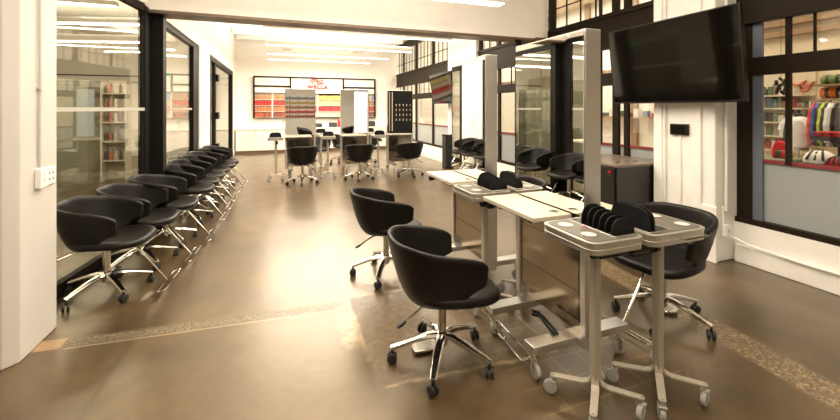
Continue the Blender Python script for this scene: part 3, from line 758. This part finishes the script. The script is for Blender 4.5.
# ------------------------------------------------------------------ TRAY TROLLEY
def make_trolley(label, w=.325, dp=.36, flip=1, combs='across', group=None, legpos=.15, posto=(0.03, 0)):
    t = thing('tray_trolley', label, 'trolley', (0, 0, 0), 0, group)
    hx, hy = w / 2, dp / 2
    bm = new_bm(); add_prism(bm, rrect(-hx, hx, -hy, hy, .05, 6), .838, .888); add_prism(bm, rrect(-hx - .004, hx + .004, -hy - .004, hy + .004, .054, 6), .888, .896)
    add_prism(bm, rrect(-hx - .003, hx + .003, -hy - .003, hy + .003, .053, 6), .858, .864)
    tr = obj('tray', bm, ALU, t, bevel=.002)
    bm = new_bm(); add_prism(bm, rrect(-hx + .016, hx - .016, -hy + .016, hy - .016, .038, 6), .896, .8985); obj('tray_inlay', bm, TRAYTOP, tr)
    cx = -flip * (hx - .08)
    for y in (-.075, .085):
        bm = new_bm(); add_lathe(bm, [(.0375, .8985), (.0375, .902), (.033, .902), (.033, .899)], (cx, y, 0), 24); obj('cup_rim', bm, ALU, tr, smooth=True)
        bm = new_bm(); add_lathe(bm, [(.033, .8986), (.033, .9005)], (cx, y, 0), 24); obj('cup', bm, CUP, tr)
    bm = new_bm()
    for k in range(6): b2(bm, cx + flip * .058 - .004 + .0, cx + flip * .058 + .004, -.02 + k * .008, -.016 + k * .008, .8985, .8992)
    b2(bm, cx + flip * .05, cx + flip * .066, .032, .044, .8985, .8992)
    obj('red_mark', bm, PINKRED, tr)
    rx0, rx1 = sorted((flip * (hx - .162), flip * (hx - .014)))
    bm = new_bm(); b2(bm, rx0, rx1, -hy + .03, hy - .03, .8985, .9005); well = obj('tool_well', bm, PLBLK, tr, bevel=.003)
    bm = new_bm(); add_tube(bm, [(x, y, .901) for x, y in rrect(rx0 - .002, rx1 + .002, -hy + .028, hy - .028, .006, 2)], .003, 6, closed=True); obj('well_rim', bm, ALU, tr)
    if combs == 'across':
        n = 6
        for k in range(n):
            y = -hy + .055 + k * (dp - .17) / (n - 1); hh = .070 + .025 * (k / (n - 1)); cxx = (rx0 + rx1) / 2; ww = (rx1 - rx0) / 2 - .002
            pts = [(cxx + ww, .900)] + [(cxx + ww * math.copysign(abs(cos(a)) ** .7, cos(a)), .905 + hh * abs(sin(a)) ** .8) for a in [i * pi / 16 for i in range(17)]] + [(cxx - ww, .900)]
            bm = new_bm(); add_prism(bm, pts, y - .0025, y + .0025, 'y'); obj('divider', bm, MATTE, t)
    else:
        for k, x in enumerate((rx0 + .02, rx0 + .05)):
            ww = hy - .04
            pts = [(ww, .900)] + [(ww * math.copysign(abs(cos(a)) ** .5, cos(a)), .905 + .10 * abs(sin(a)) ** .6) for a in [i * pi / 16 for i in range(17)]] + [(-ww, .900)]
            bm = new_bm(); add_prism(bm, pts, x - .004, x + .004, 'x'); obj('divider', bm, MATTE, t)
    px, py = posto
    bm = new_bm(); add_prism(bm, rrect(px - .020, px + .020, py - .024, py + .024, .010, 3), .12, .84); obj('post', bm, ALUP, t)
    bm = new_bm(); b2(bm, px - .07, px + .07, py - .05, py + .05, .832, .839); obj('mount_plate', bm, ALU, t)
    for i, (sx, sy) in enumerate(((-1, -1), (-1, 1), (1, -1), (1, 1))):
        e = Vector((px + sx * legpos, py + sy * legpos * .93, .098)); d = Vector((sx, sy, 0)).normalized(); n_ = Vector((-d.y, d.x, 0))
        p = Vector((px, py, 0))
        path = [p + d * .012 + Vector((0, 0, .21)), p + d * .016 + Vector((0, 0, .15)), p + d * .03 + Vector((0, 0, .118)), p + d * .06 + Vector((0, 0, .106)), e, e + d * .012]
        wd = [.016, .017, .018, .018, .017, .009]; bm = new_bm(); rings = []
        for j, q in enumerate(path):
            tt = (path[min(j + 1, 5)] - path[max(j - 1, 0)]).normalized(); up = n_.cross(tt).normalized() * .005
            rings.append([bm.verts.new(q + n_ * wd[j] + up), bm.verts.new(q - n_ * wd[j] + up), bm.verts.new(q - n_ * wd[j] - up), bm.verts.new(q + n_ * wd[j] - up)])
        ring_faces(bm, rings)
        add_lathe(bm, [(.007, .098), (.007, .109)], (e.x, e.y, 0), 10)
        lg = obj('leg', bm, ALUP, t, bevel=.002)
        a, wb = caster_bm(e.x, e.y, .098, .9 + i * 1.3, .033)
        obj('caster_fork', a, GREYW, lg); obj('caster_wheel', wb, GREYW, lg, smooth=True)
    bm = new_bm(); add_tube(bm, [(flip * (hx - .17), -.03, .790), (flip * (hx + .0), -.03, .790)], .020, 12); add_lathe(bm, [(.028, -.012), (.028, .012)], (flip * (hx - .17), -.03, .785), 14, 'x')
    b2(bm, flip * (hx - .14), flip * (hx - .01), -.045, -.015, .755, .765)
    dh = obj('tool_holder', bm, PLBLK, t, smooth=True)
    bm = new_bm()
    for q in (.14, .03): add_tube(bm, [(flip * (hx - q), -.03, .80), (flip * (hx - q), -.03, .84)], .005, 6)
    obj('holder_pin', bm, CHROME, dh)
    return t
TG = 'silver tray trolleys beside the mirror stations'
t1 = make_trolley('front left silver tray trolley with fanned black dividers, nearest the camera', group=TG); t1.location = (1.462, 1.50, 0)
t2 = make_trolley('front right silver tray trolley, under the black holder beside the right chair', w=.39, dp=.31, flip=-1, combs='along', group=TG, posto=(.025, -.01))
t2.location = (1.845, 1.463, 0)
bm = new_bm(); add_tube(bm, [(-.02, -.158, .868), (-.02, -.185, .868), (.15, -.185, .868), (.15, -.158, .868)], .004, 6); obj('handle', bm, CHROME, t2, smooth=True)
bm = new_bm(); add_tube(bm, [(.198, -.06, .868), (.215, -.06, .868), (.215, .08, .868), (.198, .08, .868)], .004, 6); obj('handle', bm, CHROME, t2, smooth=True)
dup(t1, (1.435, 2.56, 0), 0, 'silver tray trolley with black dividers between the two near stations')
dup(t2, (1.83, 2.56, 0), 0, 'silver tray trolley on the right side between the two near stations')
for u, lab in ((275.5, 'far tray trolley standing left of the leftmost far station'), (327.5, 'far tray trolley between the left and middle far stations'), (378, 'far tray trolley between the middle and right far stations')):
    p = on_y(u, 150, 8.55); dup(t2, (p.x, 8.55, 0), pi / 2, lab, 'tray trolleys beside the far stations')
for u, lab in ((322, 'second tray trolley behind the left gap of the far stations'), (372, 'second tray trolley behind the right gap of the far stations')):
    p = on_y(u, 150, 9.3); dup(t2, (p.x, 9.45, 0), -pi / 2, lab, 'tray trolleys behind the far stations')

# black clip and cable on floor beside foot
bm = new_bm(); add_tube(bm, [(1.535, 2.0, .215), (1.52, 1.93, .22), (1.51, 1.86, .215), (1.495, 1.78, .212)], .008, 8); add_tube(bm, [(1.515, 2.0, .215), (1.50, 1.93, .22), (1.485, 1.86, .215), (1.47, 1.78, .212)], .008, 8)
add_tube(bm, [(1.535, 1.99, .22), (1.50, 2.03, .22), (1.48, 1.99, .22), (1.51, 1.96, .22)], .010, 8)
for v in bm.verts: v.co.z -= .008
tg = tag(obj('power_cable', bm, PLBLK, smooth=True), 'looped black power cable lying beside the foot of the near station', 'cable')

# ------------------------------------------------------------------ TELEVISIONS
def make_tv(label, cx, y0, y1, z0, z1, tilt, wallx, tm=SCREEN):
    W, H = y1 - y0, z1 - z0
    t = thing('television', label, 'television', (cx, (y0 + y1) / 2, (z0 + z1) / 2))
    R = Matrix.Rotation(-tilt, 3, 'Y')
    def tb(bm, x0, x1, y0, y1, z0, z1):
        vs = b2(bm, x0, x1, y0, y1, z0, z1)
        for v in vs: v.co = R @ v.co
    bm = new_bm(); tb(bm, 0, .045, -W / 2, W / 2, -H / 2, H / 2); obj('casing', bm, PLBLK, t, bevel=.004)
    bm = new_bm(); tb(bm, -.003, 0, -W / 2 + .012, W / 2 - .012, -H / 2 + .02, H / 2 - .012); obj('screen', bm, tm, t)
    bm = new_bm()
    for s in (-1, 1): tb(bm, -.004, .0, s * W / 2 - (.012 if s > 0 else 0), s * W / 2 + (.012 if s < 0 else 0), -H / 2, H / 2)
    tb(bm, -.004, 0, -W / 2, W / 2, -H / 2, -H / 2 + .02); obj('bezel', bm, PLBLK, t)
    bm = new_bm(); b2(bm, .05, wallx - cx, -.04, .04, -.05, .05); b2(bm, wallx - cx - .02, wallx - cx, -.15, .15, -.2, .2); obj('wall_bracket', bm, BLACKF, t)
    return t
make_tv('large black wall television on the white pier, tilted downward', 3.76, 2.13, 3.53, 1.555, 2.42, radians(6), 3.96)
make_tv('smaller far television hung on the distant pier, reflecting the room', 3.90, 8.35, 9.75, 1.62, 2.42, radians(10), 4.2)
# control panel on pier
p = on_x(671, 123.5, 3.95); q = on_x(689, 135.5, 3.95)
t = thing('wall_control_panel', 'small black touch panel on the white pier below the television', 'control panel', (3.93, (p.y + q.y) / 2, (p.z + q.z) / 2))
W_, H_ = p.y - q.y, p.z - q.z
bm = new_bm(); b2(bm, 0, .028, -W_ / 2, W_ / 2, -H_ / 2, H_ / 2); obj('casing', bm, PLBLK, t, bevel=.004)
bm = new_bm(); b2(bm, -.002, 0, -W_ / 2 + .03, W_ / 2 - .012, -H_ / 2 + .012, H_ / 2 - .012); obj('screen', bm, SCREEN, t)
bm = new_bm(); add_tube(bm, [(3.945, (p.y + q.y) / 2 - .01, .3), (3.945, (p.y + q.y) / 2 - .01, q.z)], .008); tag(obj('cable_conduit', bm, PIER, smooth=True), 'painted conduit running down the pier from the black touch panel', 'conduit')
bm = new_bm(); add_tube(bm, [(3.94, 2.98, 0), (3.94, 2.98, CZ)], .012); tag(obj('cable_conduit', bm, PIER, smooth=True), 'painted conduit along the left edge of the white pier', 'conduit')
bm = new_bm(); add_tube(bm, [(4.08, 2.455, .50), (4.08, 2.455, CZ)], .014); tag(obj('cable_conduit', bm, PIER, smooth=True), 'painted conduit on the bright side face of the white pier', 'conduit')
t = thing('wall_outlet', 'small white socket low on the white pier behind the right chair', 'socket', on_y(724.5, 230, 2.46))
bm = new_bm(); b2(bm, -.04, .04, -.03, 0, -.055, .055); obj('plate', bm, WHITEP, t, bevel=.004)
bm = new_bm(); b2(bm, .012, .022, -.032, -.03, -.02, .01); obj('socket_slot', bm, solid('slot_blue', (.05, .12, .35), .4), t)

# ------------------------------------------------------------------ black cabinet
t = thing('storage_cabinet', 'black low cabinet with dark worktop left of the white pier', 'cabinet', (3.44, 3.15, 0))
bm = new_bm(); b2(bm, 0, .79, 0, .85, .0, .855); obj('body', bm, CABB, t)
bm = new_bm(); b2(bm, -.015, .79, -.015, .86, .855, .88); obj('worktop', bm, CABTOP, t, bevel=.003)
for k, y in enumerate((.02, .44)):
    bm = new_bm(); b2(bm, -.018, 0, y, y + .39, .05, .84); d = obj('door', bm, CABB, t, bevel=.003)
    bm = new_bm(); add_lathe(bm, [(.012, -.05), (.014, -.018)], (0, y + .05 + .25 * k, .80), 12, 'x'); k_ = obj('lock_knob', bm, solid('gloss_red', (.5, .02, .03), .3), d); k_['label'] = 'red lock knob'
for k in range(5):
    bm = new_bm(); add_lathe(bm, [(.022, 0), (.024, .008), (.012, .012)], (3.62 + .07 * k, 3.32 + .05 * (k % 2), .88), 12)
    tag(obj('small_dish', bm, solid('dish_dark', (.1, .08, .07), .3), smooth=True), 'small dark dish on the black cabinet worktop', 'dish', 'small dishes on the black cabinet')

# black bin far right
p = on_y(448.5, 150, 8.75)
t = thing('waste_bin', 'tall narrow black bin standing behind the second mirror station', 'bin', (p.x, 8.75, 0))
bm = new_bm(); b2(bm, -.125, .125, -.12, .12, 0, .80); obj('body', bm, PLBLK, t, bevel=.01)
bm = new_bm(); b2(bm, -.13, .13, -.125, .125, .80, .84); obj('lid', bm, BLACKF, t, bevel=.008)

# ------------------------------------------------------------------ BACK WALL DISPLAY
BY = BACK - .12
x0 = on_y(253.75, 80, BY).x; x1 = on_y(375, 80, BY).x; xa = on_y(290.5, 80, BY).x; xb = on_y(343.5, 80, BY).x
zt, zb, zm = 2.62, 1.17, 2.02
t = thing('product_display', 'black framed product display wall below and around the red logo', 'display', (0, 0, 0))
bm = new_bm()
for x in (x0, xa, xb, x1): b2(bm, x - .02, x + .02, BY - .02, BACK, (zb if x in (x0, x1) else zm), zt)
b2(bm, x0, x1, BY - .02, BACK, zt - .035, zt + .005); b2(bm, x0, x1, BY - .02, BACK, zb - .02, zb + .015)
for (p, q) in ((x0, xa), (xb, x1)): b2(bm, p, q, BY - .02, BACK, 2.26, 2.30)
b2(bm, xa, xb, BY - .02, BACK, zm - .02, zm + .015)
obj('frame', bm, BLACKF, t)
bm = new_bm()
for p, q, a, b_ in ((x0, xa, 2.31, 2.58), (x0, xa, 2.06, 2.25), (xa, xb, 2.05, 2.58), (xb, x1, 2.31, 2.58), (xb, x1, 2.06, 2.25)): b2(bm, p + .03, q - .03, BY + .03, BACK, a, b_)
obj('white_panel', bm, CABW, t)
bm = new_bm(); b2(bm, x0, x1, BACK - .02, BACK, zb, 2.03); obj('back_panel', bm, solid('rack_grey', (.28, .25, .21), .5), t)
rowz = [1.20, 1.405, 1.61, 1.815]
for z in rowz:
    bm = new_bm(); b2(bm, x0 + .02, x1 - .02, BY, BACK - .02, z - .02, z); obj('shelf', bm, solid('rack_pale', (.6, .55, .46), .5), t)
xm = [(x0 + xa) / 2, xa, (xa + xb) / 2, xb, (xb + x1) / 2]
for x in xm:
    bm = new_bm(); b2(bm, x - .02, x + .02, BY - .02, BACK - .02, zb, 2.03); obj('divider', bm, WHITEP, t)
ROWC = [  # bottom row first: left rack, centre rack, right rack
    [((.55, .12, .05), (.30, .08, .06)), ((.70, .62, .5), (.68, .58, .46)), ((.22, .10, .08), (.35, .1, .07))],
    [((.80, .28, .10), (.65, .22, .10)), ((.60, .03, .05), (.70, .06, .05)), ((.45, .08, .06), (.6, .12, .08))],
    [((.72, .03, .03), (.60, .05, .04)), ((.70, .55, .30), (.62, .50, .36)), ((.5, .3, .12), (.3, .24, .2))],
    [((.70, .32, .12), (.50, .26, .13)), ((.75, .55, .12), (.60, .45, .18)), ((.2, .3, .42), (.55, .45, .3))]]
segs = [(x0 + .03, xm[0] - .03, 0), (xm[0] + .03, xa - .03, 0), (xa + .03, xm[2] - .03, 1), (xm[2] + .03, xb - .03, 1), (xb + .03, xm[4] - .03, 2), (xm[4] + .03, x1 - .03, 2)]
RN = ['bottom', 'third', 'second', 'top']; KN = ['left', 'centre', 'right']
protos = {}
for r, z in enumerate(rowz):
    for (a, b_, k) in segs:
        n = int((b_ - a) / .078)
        for i in range(n):
            ci = random.randrange(2); key = (r, k, ci)
            blue = (r == 3 and k == 1 and a < xa + .1 and i < 3)
            x = a + (i + .5) * (b_ - a) / n
            if key not in protos or blue:
                bm = new_bm(); b2(bm, -.034, .034, -.045, .045, 0, .155)
                o = obj('product_box', bm, mat('box_blue', (.12, .38, .62), .45) if blue else mat('box_%d_%d_%d' % key, ROWC[r][k][ci], .45))
                if not blue: protos[key] = o
            else:
                o = protos[key].copy(); COL.objects.link(o)
            o.location = (x, BY + .05, z)
            tag(o, '%s box in the %s row of the %s rack on the back wall' % ('pale blue' if blue else 'coloured hair product', RN[r], KN[k]), 'box', 'hair product boxes on the back wall')
# logo
def text_obj(name, s, size, m, loc, rot, ext=.01, off=0.0, parent=None):
    cu = bpy.data.curves.new('txt', 'FONT'); cu.body = s; cu.size = size; cu.extrude = ext; cu.align_x = 'CENTER'; cu.offset = off; cu.space_character = 1.2
    to = bpy.data.objects.new('txt', cu); COL.objects.link(to)
    dg = bpy.context.evaluated_depsgraph_get(); me = bpy.data.meshes.new_from_object(to.evaluated_get(dg))
    bpy.data.objects.remove(to); me.materials.clear(); me.materials.append(m)
    o = bpy.data.objects.new(name, me); COL.objects.link(o); o.location = loc; o.rotation_euler = rot
    if parent: o.parent = parent
    return o
lc = on_y(317.5, 90.6, BY)
lg = thing('wall_logo', 'red WELLA lettering with wavy-haired emblem on the back wall', 'logo', (lc.x, BY - .012, lc.z + .075))
lt = text_obj('lettering', 'WELLA', .165, REDL, (0, 0, 0), (pi / 2, 0, 0), off=.005, parent=lg); lt.scale = (1.22, 1, 1)
bm = new_bm()
def ribbon(pts, w):
    add_tube(bm, [(x, -.005, z) for x, z in pts], w, 6, flat=1)
ribbon([(-.24, .18), (-.25, .25), (-.20, .31), (-.12, .345), (-.04, .32), (.02, .27), (.08, .26)], [.008, .014, .016, .018, .016, .014, .010])
ribbon([(-.17, .17), (-.19, .22), (-.15, .26), (-.09, .28), (-.02, .25), (.05, .21), (.13, .22), (.20, .26)], [.006, .012, .014, .016, .016, .014, .014, .006])
ribbon([(-.06, .19), (.02, .16), (.10, .165), (.18, .20), (.25, .19)], [.006, .014, .016, .014, .006])
ribbon([(.05, .30), (.11, .31), (.18, .30), (.22, .27)], [.006, .014, .014, .006])
ribbon([(-.20, .165), (-.13, .20), (-.08, .17)], [.005, .010, .005])
obj('emblem', bm, REDL, lg, smooth=True)

# white base cabinets
cx = -1.40; k = 0
wid = [1.16, .78, .9, .78, 1.0, 1.0]
nm = ['leftmost', 'second', 'third', 'fourth', 'fifth', 'rightmost']
for k, w in enumerate(wid):
    t = thing('base_cabinet', '%s white base cabinet from the left against the back wall' % nm[k] if 0 < k < 5 else '%s white base cabinet against the back wall' % nm[k], 'cabinet', (cx, BACK - .60, 0), 0, 'white base cabinets along the back wall')
    bm = new_bm(); b2(bm, .003, w - .003, .02, .59, .09, .788); obj('body', bm, CABW, t)
    bm = new_bm(); b2(bm, .003, w - .003, .05, .59, 0, .09); obj('plinth', bm, KICK, t)
    if k % 2 == 1:
        for j in range(3):
            bm = new_bm(); b2(bm, .012, w - .012, 0, .02, .10 + j * .228, .318 + j * .228); d = obj('drawer', bm, CABW, t, bevel=.003)
            bm = new_bm(); b2(bm, w / 2 - .09, w / 2 + .09, -.02, -.008, .27 + j * .228, .28 + j * .228); obj('handle', bm, ALU, d)
    else:
        for j in range(2):
            bm = new_bm(); b2(bm, .012 + j * w / 2, w / 2 - .006 + j * w / 2, 0, .02, .10, .775); d = obj('door', bm, CABW, t, bevel=.003)
            bm = new_bm(); xh = w / 2 + (-.05 if j == 0 else .05); b2(bm, xh - .005, xh + .005, -.02, -.008, .55, .70); obj('handle', bm, ALU, d)
    cx += w
bm = new_bm(); b2(bm, -1.40, cx, BACK - .62, BACK, .79, .83); tag(obj('worktop', bm, CABW, bevel=.004), 'long white worktop over the base cabinets on the back wall', 'worktop')
p = on_y(283.5, 128, BACK - .3)
bm = new_bm(); add_tube(bm, [(p.x, BACK - .2, .83), (p.x, BACK - .2, 1.12)] + [(p.x, BACK - .28 + .08 * cos(a), 1.12 + .08 * sin(a)) for a in (pi / 6, pi / 3, pi / 2, 2 * pi / 3, 5 * pi / 6, pi)] + [(p.x, BACK - .36, 1.02)], .014, 8)
tag(obj('faucet', bm, CHROME, smooth=True), 'chrome gooseneck faucet on the white worktop left of the first mirror', 'faucet')
p = on_y(339.5, 133, BACK - .35)
bm = new_bm(); add_lathe(bm, [(.07, 0), (.07, .22), (.04, .26), (.03, .27)], (p.x, BACK - .35, .83), 14); tag(obj('canister', bm, solid('bright_red', (.7, .02, .03), .5), smooth=True), 'red canister on the white worktop between the far mirrors', 'canister')
for k_, u in enumerate((318, 333, 371)):
    p = on_y(u, 133, BACK - .35)
    bm = new_bm(); b2(bm, p.x - .14, p.x + .14, BACK - .48, BACK - .22, .83, .83 + .14 + .03 * k_); tag(obj('towel_stack', bm, solid('towel_dark', (.05, .045, .04), .8), bevel=.03), ('dark stack of towels on the worktop left of the red canister', 'dark stack of towels on the worktop just beside the red canister', 'dark stack of towels at the right end of the worktop')[k_], 'towels')

# ------------------------------------------------------------------ PENDANT TUBE LIGHTS
def pendant(label, x0, x1, y, z, h=.06, group=None, power=60, w=.12):
    t = thing('pendant_light', label, 'light', ((x0 + x1) / 2, y, z), 0, group)
    L = x1 - x0
    bm = new_bm(); b2(bm, -L / 2, L / 2, -w / 2, w / 2, .012, h + .012); obj('housing', bm, TUBEH, t)
    bm = new_bm(); b2(bm, -L / 2 + .01, L / 2 - .01, -w / 2 + .01, w / 2 - .01, 0, .012); obj('diffuser', bm, TUBEL, t)
    for s in (-.4, .4):
        bm = new_bm(); add_tube(bm, [(s * L, 0, h), (s * L, 0, CZ - z)], .004, 5)
        obj('suspension_wire', bm, CHROME, t)
    ld = bpy.data.lights.new('tube_lamp', 'AREA'); ld.shape = 'RECTANGLE'; ld.size = L; ld.size_y = w; ld.energy = power; ld.color = (1, .89, .73)
    lo = bpy.data.objects.new('tube_lamp', ld); COL.objects.link(lo); lo.parent = t; lo.location = (0, 0, -.02)
    return t
PG = 'linear pendant lights over the far room'
pendant('nearest long white tube light of the far room ceiling', -.34, 3.7, 8.0, 3.05, group=PG, power=60)
pendant('second white tube light from the front in the far room', -.36, 3.4, 10.0, 3.05, h=.14, group=PG, power=60)
pendant('third white tube light from the front in the far room', -.37, 3.2, 11.6, 3.05, group=PG, power=60)
pendant('farthest white tube light, nearest the back wall', -.38, 2.9, 12.9, 3.05, group=PG, power=60)
pendant('grey housed pendant light at the top edge above the mirror stations', -1.0, 2.62, 4.15, 2.80, h=.09, power=55, w=.16)
pendant('long pendant light behind the camera, seen only in reflections', -1.0, 2.6, 1.6, 3.1, h=.09, power=30)
pendant('rearmost pendant light near the wall behind the camera', -1.0, 2.6, -1.2, 3.1, h=.09, power=22)
# left glass room lights
for k, y in enumerate((4.8, 6.6, 8.6, 11.0)):
    pendant('%s tube light seen through the left glass wall' % ('nearest', 'second', 'third', 'farthest')[k], -6.2, -2.2, y, 2.95, group='tube lights in the glass-walled room', power=30)

# ------------------------------------------------------------------ GLASS ROOM CONTENTS
t = thing('exit_sign', 'small green exit sign seen through the left glass panel', 'sign', on_x(166, 75, -1.95))
bm = new_bm(); b2(bm, -.02, .02, -.16, .16, -.07, .07); obj('sign_box', bm, EXITM, t, bevel=.005)
bm = new_bm(); b2(bm, .0205, .023, -.03, .02, -.04, .03); b2(bm, .0205, .023, .05, .10, -.04, .04); obj('pictogram', bm, WHITEP, t)
bm = new_bm(); b2(bm, -.01, .01, -.01, .01, .07, 3.95 - on_x(166, 75, -1.95).z); obj('hanger_rod', bm, WHITEP, t)
t = thing('desk', 'pale office desk behind the left glass wall', 'desk', (-4.3, 7.0, 0))
bm = new_bm(); b2(bm, -1.0, 1.0, -.4, .4, .71, .75); obj('desktop', bm, CABW, t)
for sx in (-.9, .9):
    for sy in (-.33, .33):
        bm = new_bm(); b2(bm, sx - .03, sx + .03, sy - .03, sy + .03, 0, .71); obj('leg', bm, BLACKF, t)
t = thing('computer_monitor', 'dark computer monitor on the desk behind the glass', 'monitor', (-4.2, 7.05, .75))
bm = new_bm(); b2(bm, -.3, .3, 0, .03, .12, .48); obj('screen_panel', bm, PLBLK, t, bevel=.005)
bm = new_bm(); b2(bm, -.03, .03, .03, .05, .01, .25); b2(bm, -.12, .12, -.07, .12, 0, .012); obj('stand', bm, PLBLK, t)
dup(chair0, (-4.2, 6.25, 0), pi / 2, 'black chair at the desk behind the left glass wall', 'black salon chairs in the glass room', skip=('footrest_rod',))
t = thing('glass_cabinet', 'tall grey-green cabinet behind the nearest glass panel', 'cabinet', (-4.6, 9.4, 0))
GREYG = solid('grey_green', (.20, .20, .15), .35)
bm = new_bm(); b2(bm, -1.1, 1.0, 0, .5, 0, 2.05); obj('body', bm, GREYG, t)
for j in range(3):
    bm = new_bm(); b2(bm, -1.09 + j * .70, -.41 + j * .70, -.02, 0, .05, 2.0); obj('door', bm, GREYG, t, bevel=.004)
t = thing('reflected_rack', 'shelf modelled for the product racks mirrored in the left glass panel', 'shelving', (-3.4, 9.6, 0))  # added shelf stands in for the back wall racks reflected in the glass
bm = new_bm(); b2(bm, -.07, .33, .3, .33, 0, 2.1)
for z in (.4, .8, 1.2, 1.5, 1.8): b2(bm, -.07, .33, 0, .3, z, z + .02)
for x in (-.08, .33): b2(bm, x, x + .02, 0, .33, 0, 2.1)
obj('rack', bm, solid('rack_pale', (.6, .55, .46), .5), t)
for z in (.42, .82, 1.22, 1.52, 1.82):
    for i in range(4):
        bm = new_bm(); add_lathe(bm, [(.028, 0), (.028, .15), (.012, .17), (.012, .20)], (-3.42 + .085 * i, 9.68, z), 10)
        tag(obj('bottle', bm, mat('reflected_bottle_%d' % (i % 3), ((.08, .05, .03), (.4, .12, .06), (.5, .42, .3))[i % 3], .4), smooth=True), 'bottle modelled for the rack reflection in the left glass panel', 'bottle', 'bottles modelled for the rack reflection')
bm = new_bm(); b2(bm, -3.0, -2.94, 6.4, 6.46, 0, CZ); struct('trim_10', bm, WALL)
bm = new_bm(); b2(bm, -2.75, -1.56, 10.2, 10.3, 0, CZ); struct('wall_glass_room', bm, WALL)
bm = new_bm(); b2(bm, -8, -1.6, BACK - .02, BACK, 2.3, 2.33); b2(bm, -8, -1.6, BACK - .02, BACK, 2.5, 2.53); struct('trim_11', bm, BLACKF)

# left column switch, outlet, conduit
CXF = -1.445
p = on_x(38, 178, CXF); yc = p.y
t = thing('wall_switch', 'white light switch box at the end of the conduit on the left column', 'switch', (CXF, yc, p.z))
bm = new_bm(); b2(bm, 0, .035, -.04, .04, -.062, .062); obj('box', bm, WHITEP, t, bevel=.005)
bm = new_bm(); b2(bm, .035, .040, -.012, .012, -.022, .022); obj('rocker', bm, WHITEP, t)
p2 = on_x(49.5, 175.5, CXF)
t = thing('wall_outlet', 'white socket plate beside the switch box on the left column', 'socket', (CXF, p2.y, p2.z))
bm = new_bm(); b2(bm, 0, .012, -.05, .05, -.055, .055); obj('plate', bm, WHITEP, t, bevel=.003)
bm = new_bm()
for a, b_ in ((-.025, -.02), (.015, -.02), (-.025, .02), (.015, .02)): b2(bm, .012, .0135, a - .004, a + .004, b_ - .008, b_ + .008)
obj('socket_slot', bm, RUBBER, t)
bm = new_bm(); add_tube(bm, [(CXF + .012, yc, CZ), (CXF + .012, yc, 2.2), (CXF + .012, yc + .004, 1.65), (CXF + .012, yc - .004, 1.4), (CXF + .012, yc, p.z + .06)], .008, 8)
for z in (1.62, 2.3): b2(bm, CXF, CXF + .024, yc - .018, yc + .018, z, z + .02)
tag(obj('cable_conduit', bm, COLUMN, smooth=True), 'white conduit running down the left column to the switch box', 'conduit')

# display behind the camera (reflected in the far mirrors)
t = thing('product_display', 'second product display behind the camera, seen only in the far mirrors', 'display', (0, -4.345, 0))
bm = new_bm(); b2(bm, -1, 3, 0, .05, 0, 2.5); obj('board', bm, CABW, t)
for j, c_ in enumerate(((.35, .10, .06), (.55, .06, .06), (.45, .25, .10), (.55, .42, .16), (.25, .30, .36))):
    bm = new_bm()
    for k in range(26): b2(bm, -.9 + k * .146, -.9 + k * .146 + .125, .05, .12, 1.0 + j * .25, 1.13 + j * .25 + .03 * (k % 3 == 0))
    obj('product_row', bm, solid('row_%d' % j, c_, .5), t)

# ------------------------------------------------------------------ LIGHTS
def area(name, loc, rot, sx, sy, e, col=(1, .9, .75)):
    ld = bpy.data.lights.new(name, 'AREA'); ld.shape = 'RECTANGLE'; ld.size = sx; ld.size_y = sy; ld.energy = e; ld.color = col
    o = bpy.data.objects.new(name, ld); COL.objects.link(o); o.location = loc; o.rotation_euler = rot
    return o
# uplight part of the pendants (bounce off the ceilings)
area('uplight_near', (1.0, 1.8, 3.2), (pi, 0, 0), 3.2, 5, 230, (1, .90, .76))
area('uplight_far', (1.4, 9.5, 3.16), (pi, 0, 0), 4, 7, 330, (1, .90, .76))
area('uplight_glass_room', (-4.3, 8, 3.06), (pi, 0, 0), 4, 8, 150, (1, .88, .70))
# shop ceiling lights
area('shop_ceiling_lamp', (6.0, 1.5, 4.5), (0, 0, 0), 2.5, 6, 130, (1, .84, .62))
area('neighbour_ceiling_lamp', (6.6, 9.5, 4.5), (0, 0, 0), 3, 8, 330, (1, .92, .80))

w = bpy.data.worlds.new('World'); scene.world = w; w.use_nodes = True
w.node_tree.nodes['Background'].inputs[0].default_value = (1, .93, .82, 1); w.node_tree.nodes['Background'].inputs[1].default_value = .3

# ------------------------------------------------------------------ CAMERA
cd = bpy.data.cameras.new('Camera'); cam = bpy.data.objects.new('Camera', cd); COL.objects.link(cam)
cd.sensor_width = 36; cd.lens = 36 * FPX / 840; cd.clip_start = .05
cd.shift_y = -(210 - HOR) / 840
cam.location = (0, 0, CAMH); cam.rotation_euler = (pi / 2, 0, -YAW)
scene.camera = cam
scene.view_settings.view_transform = 'Standard'; scene.view_settings.look = 'None'
scene.view_settings.exposure = 0.6; scene.view_settings.gamma = 1
scene.view_settings.use_curve_mapping = False
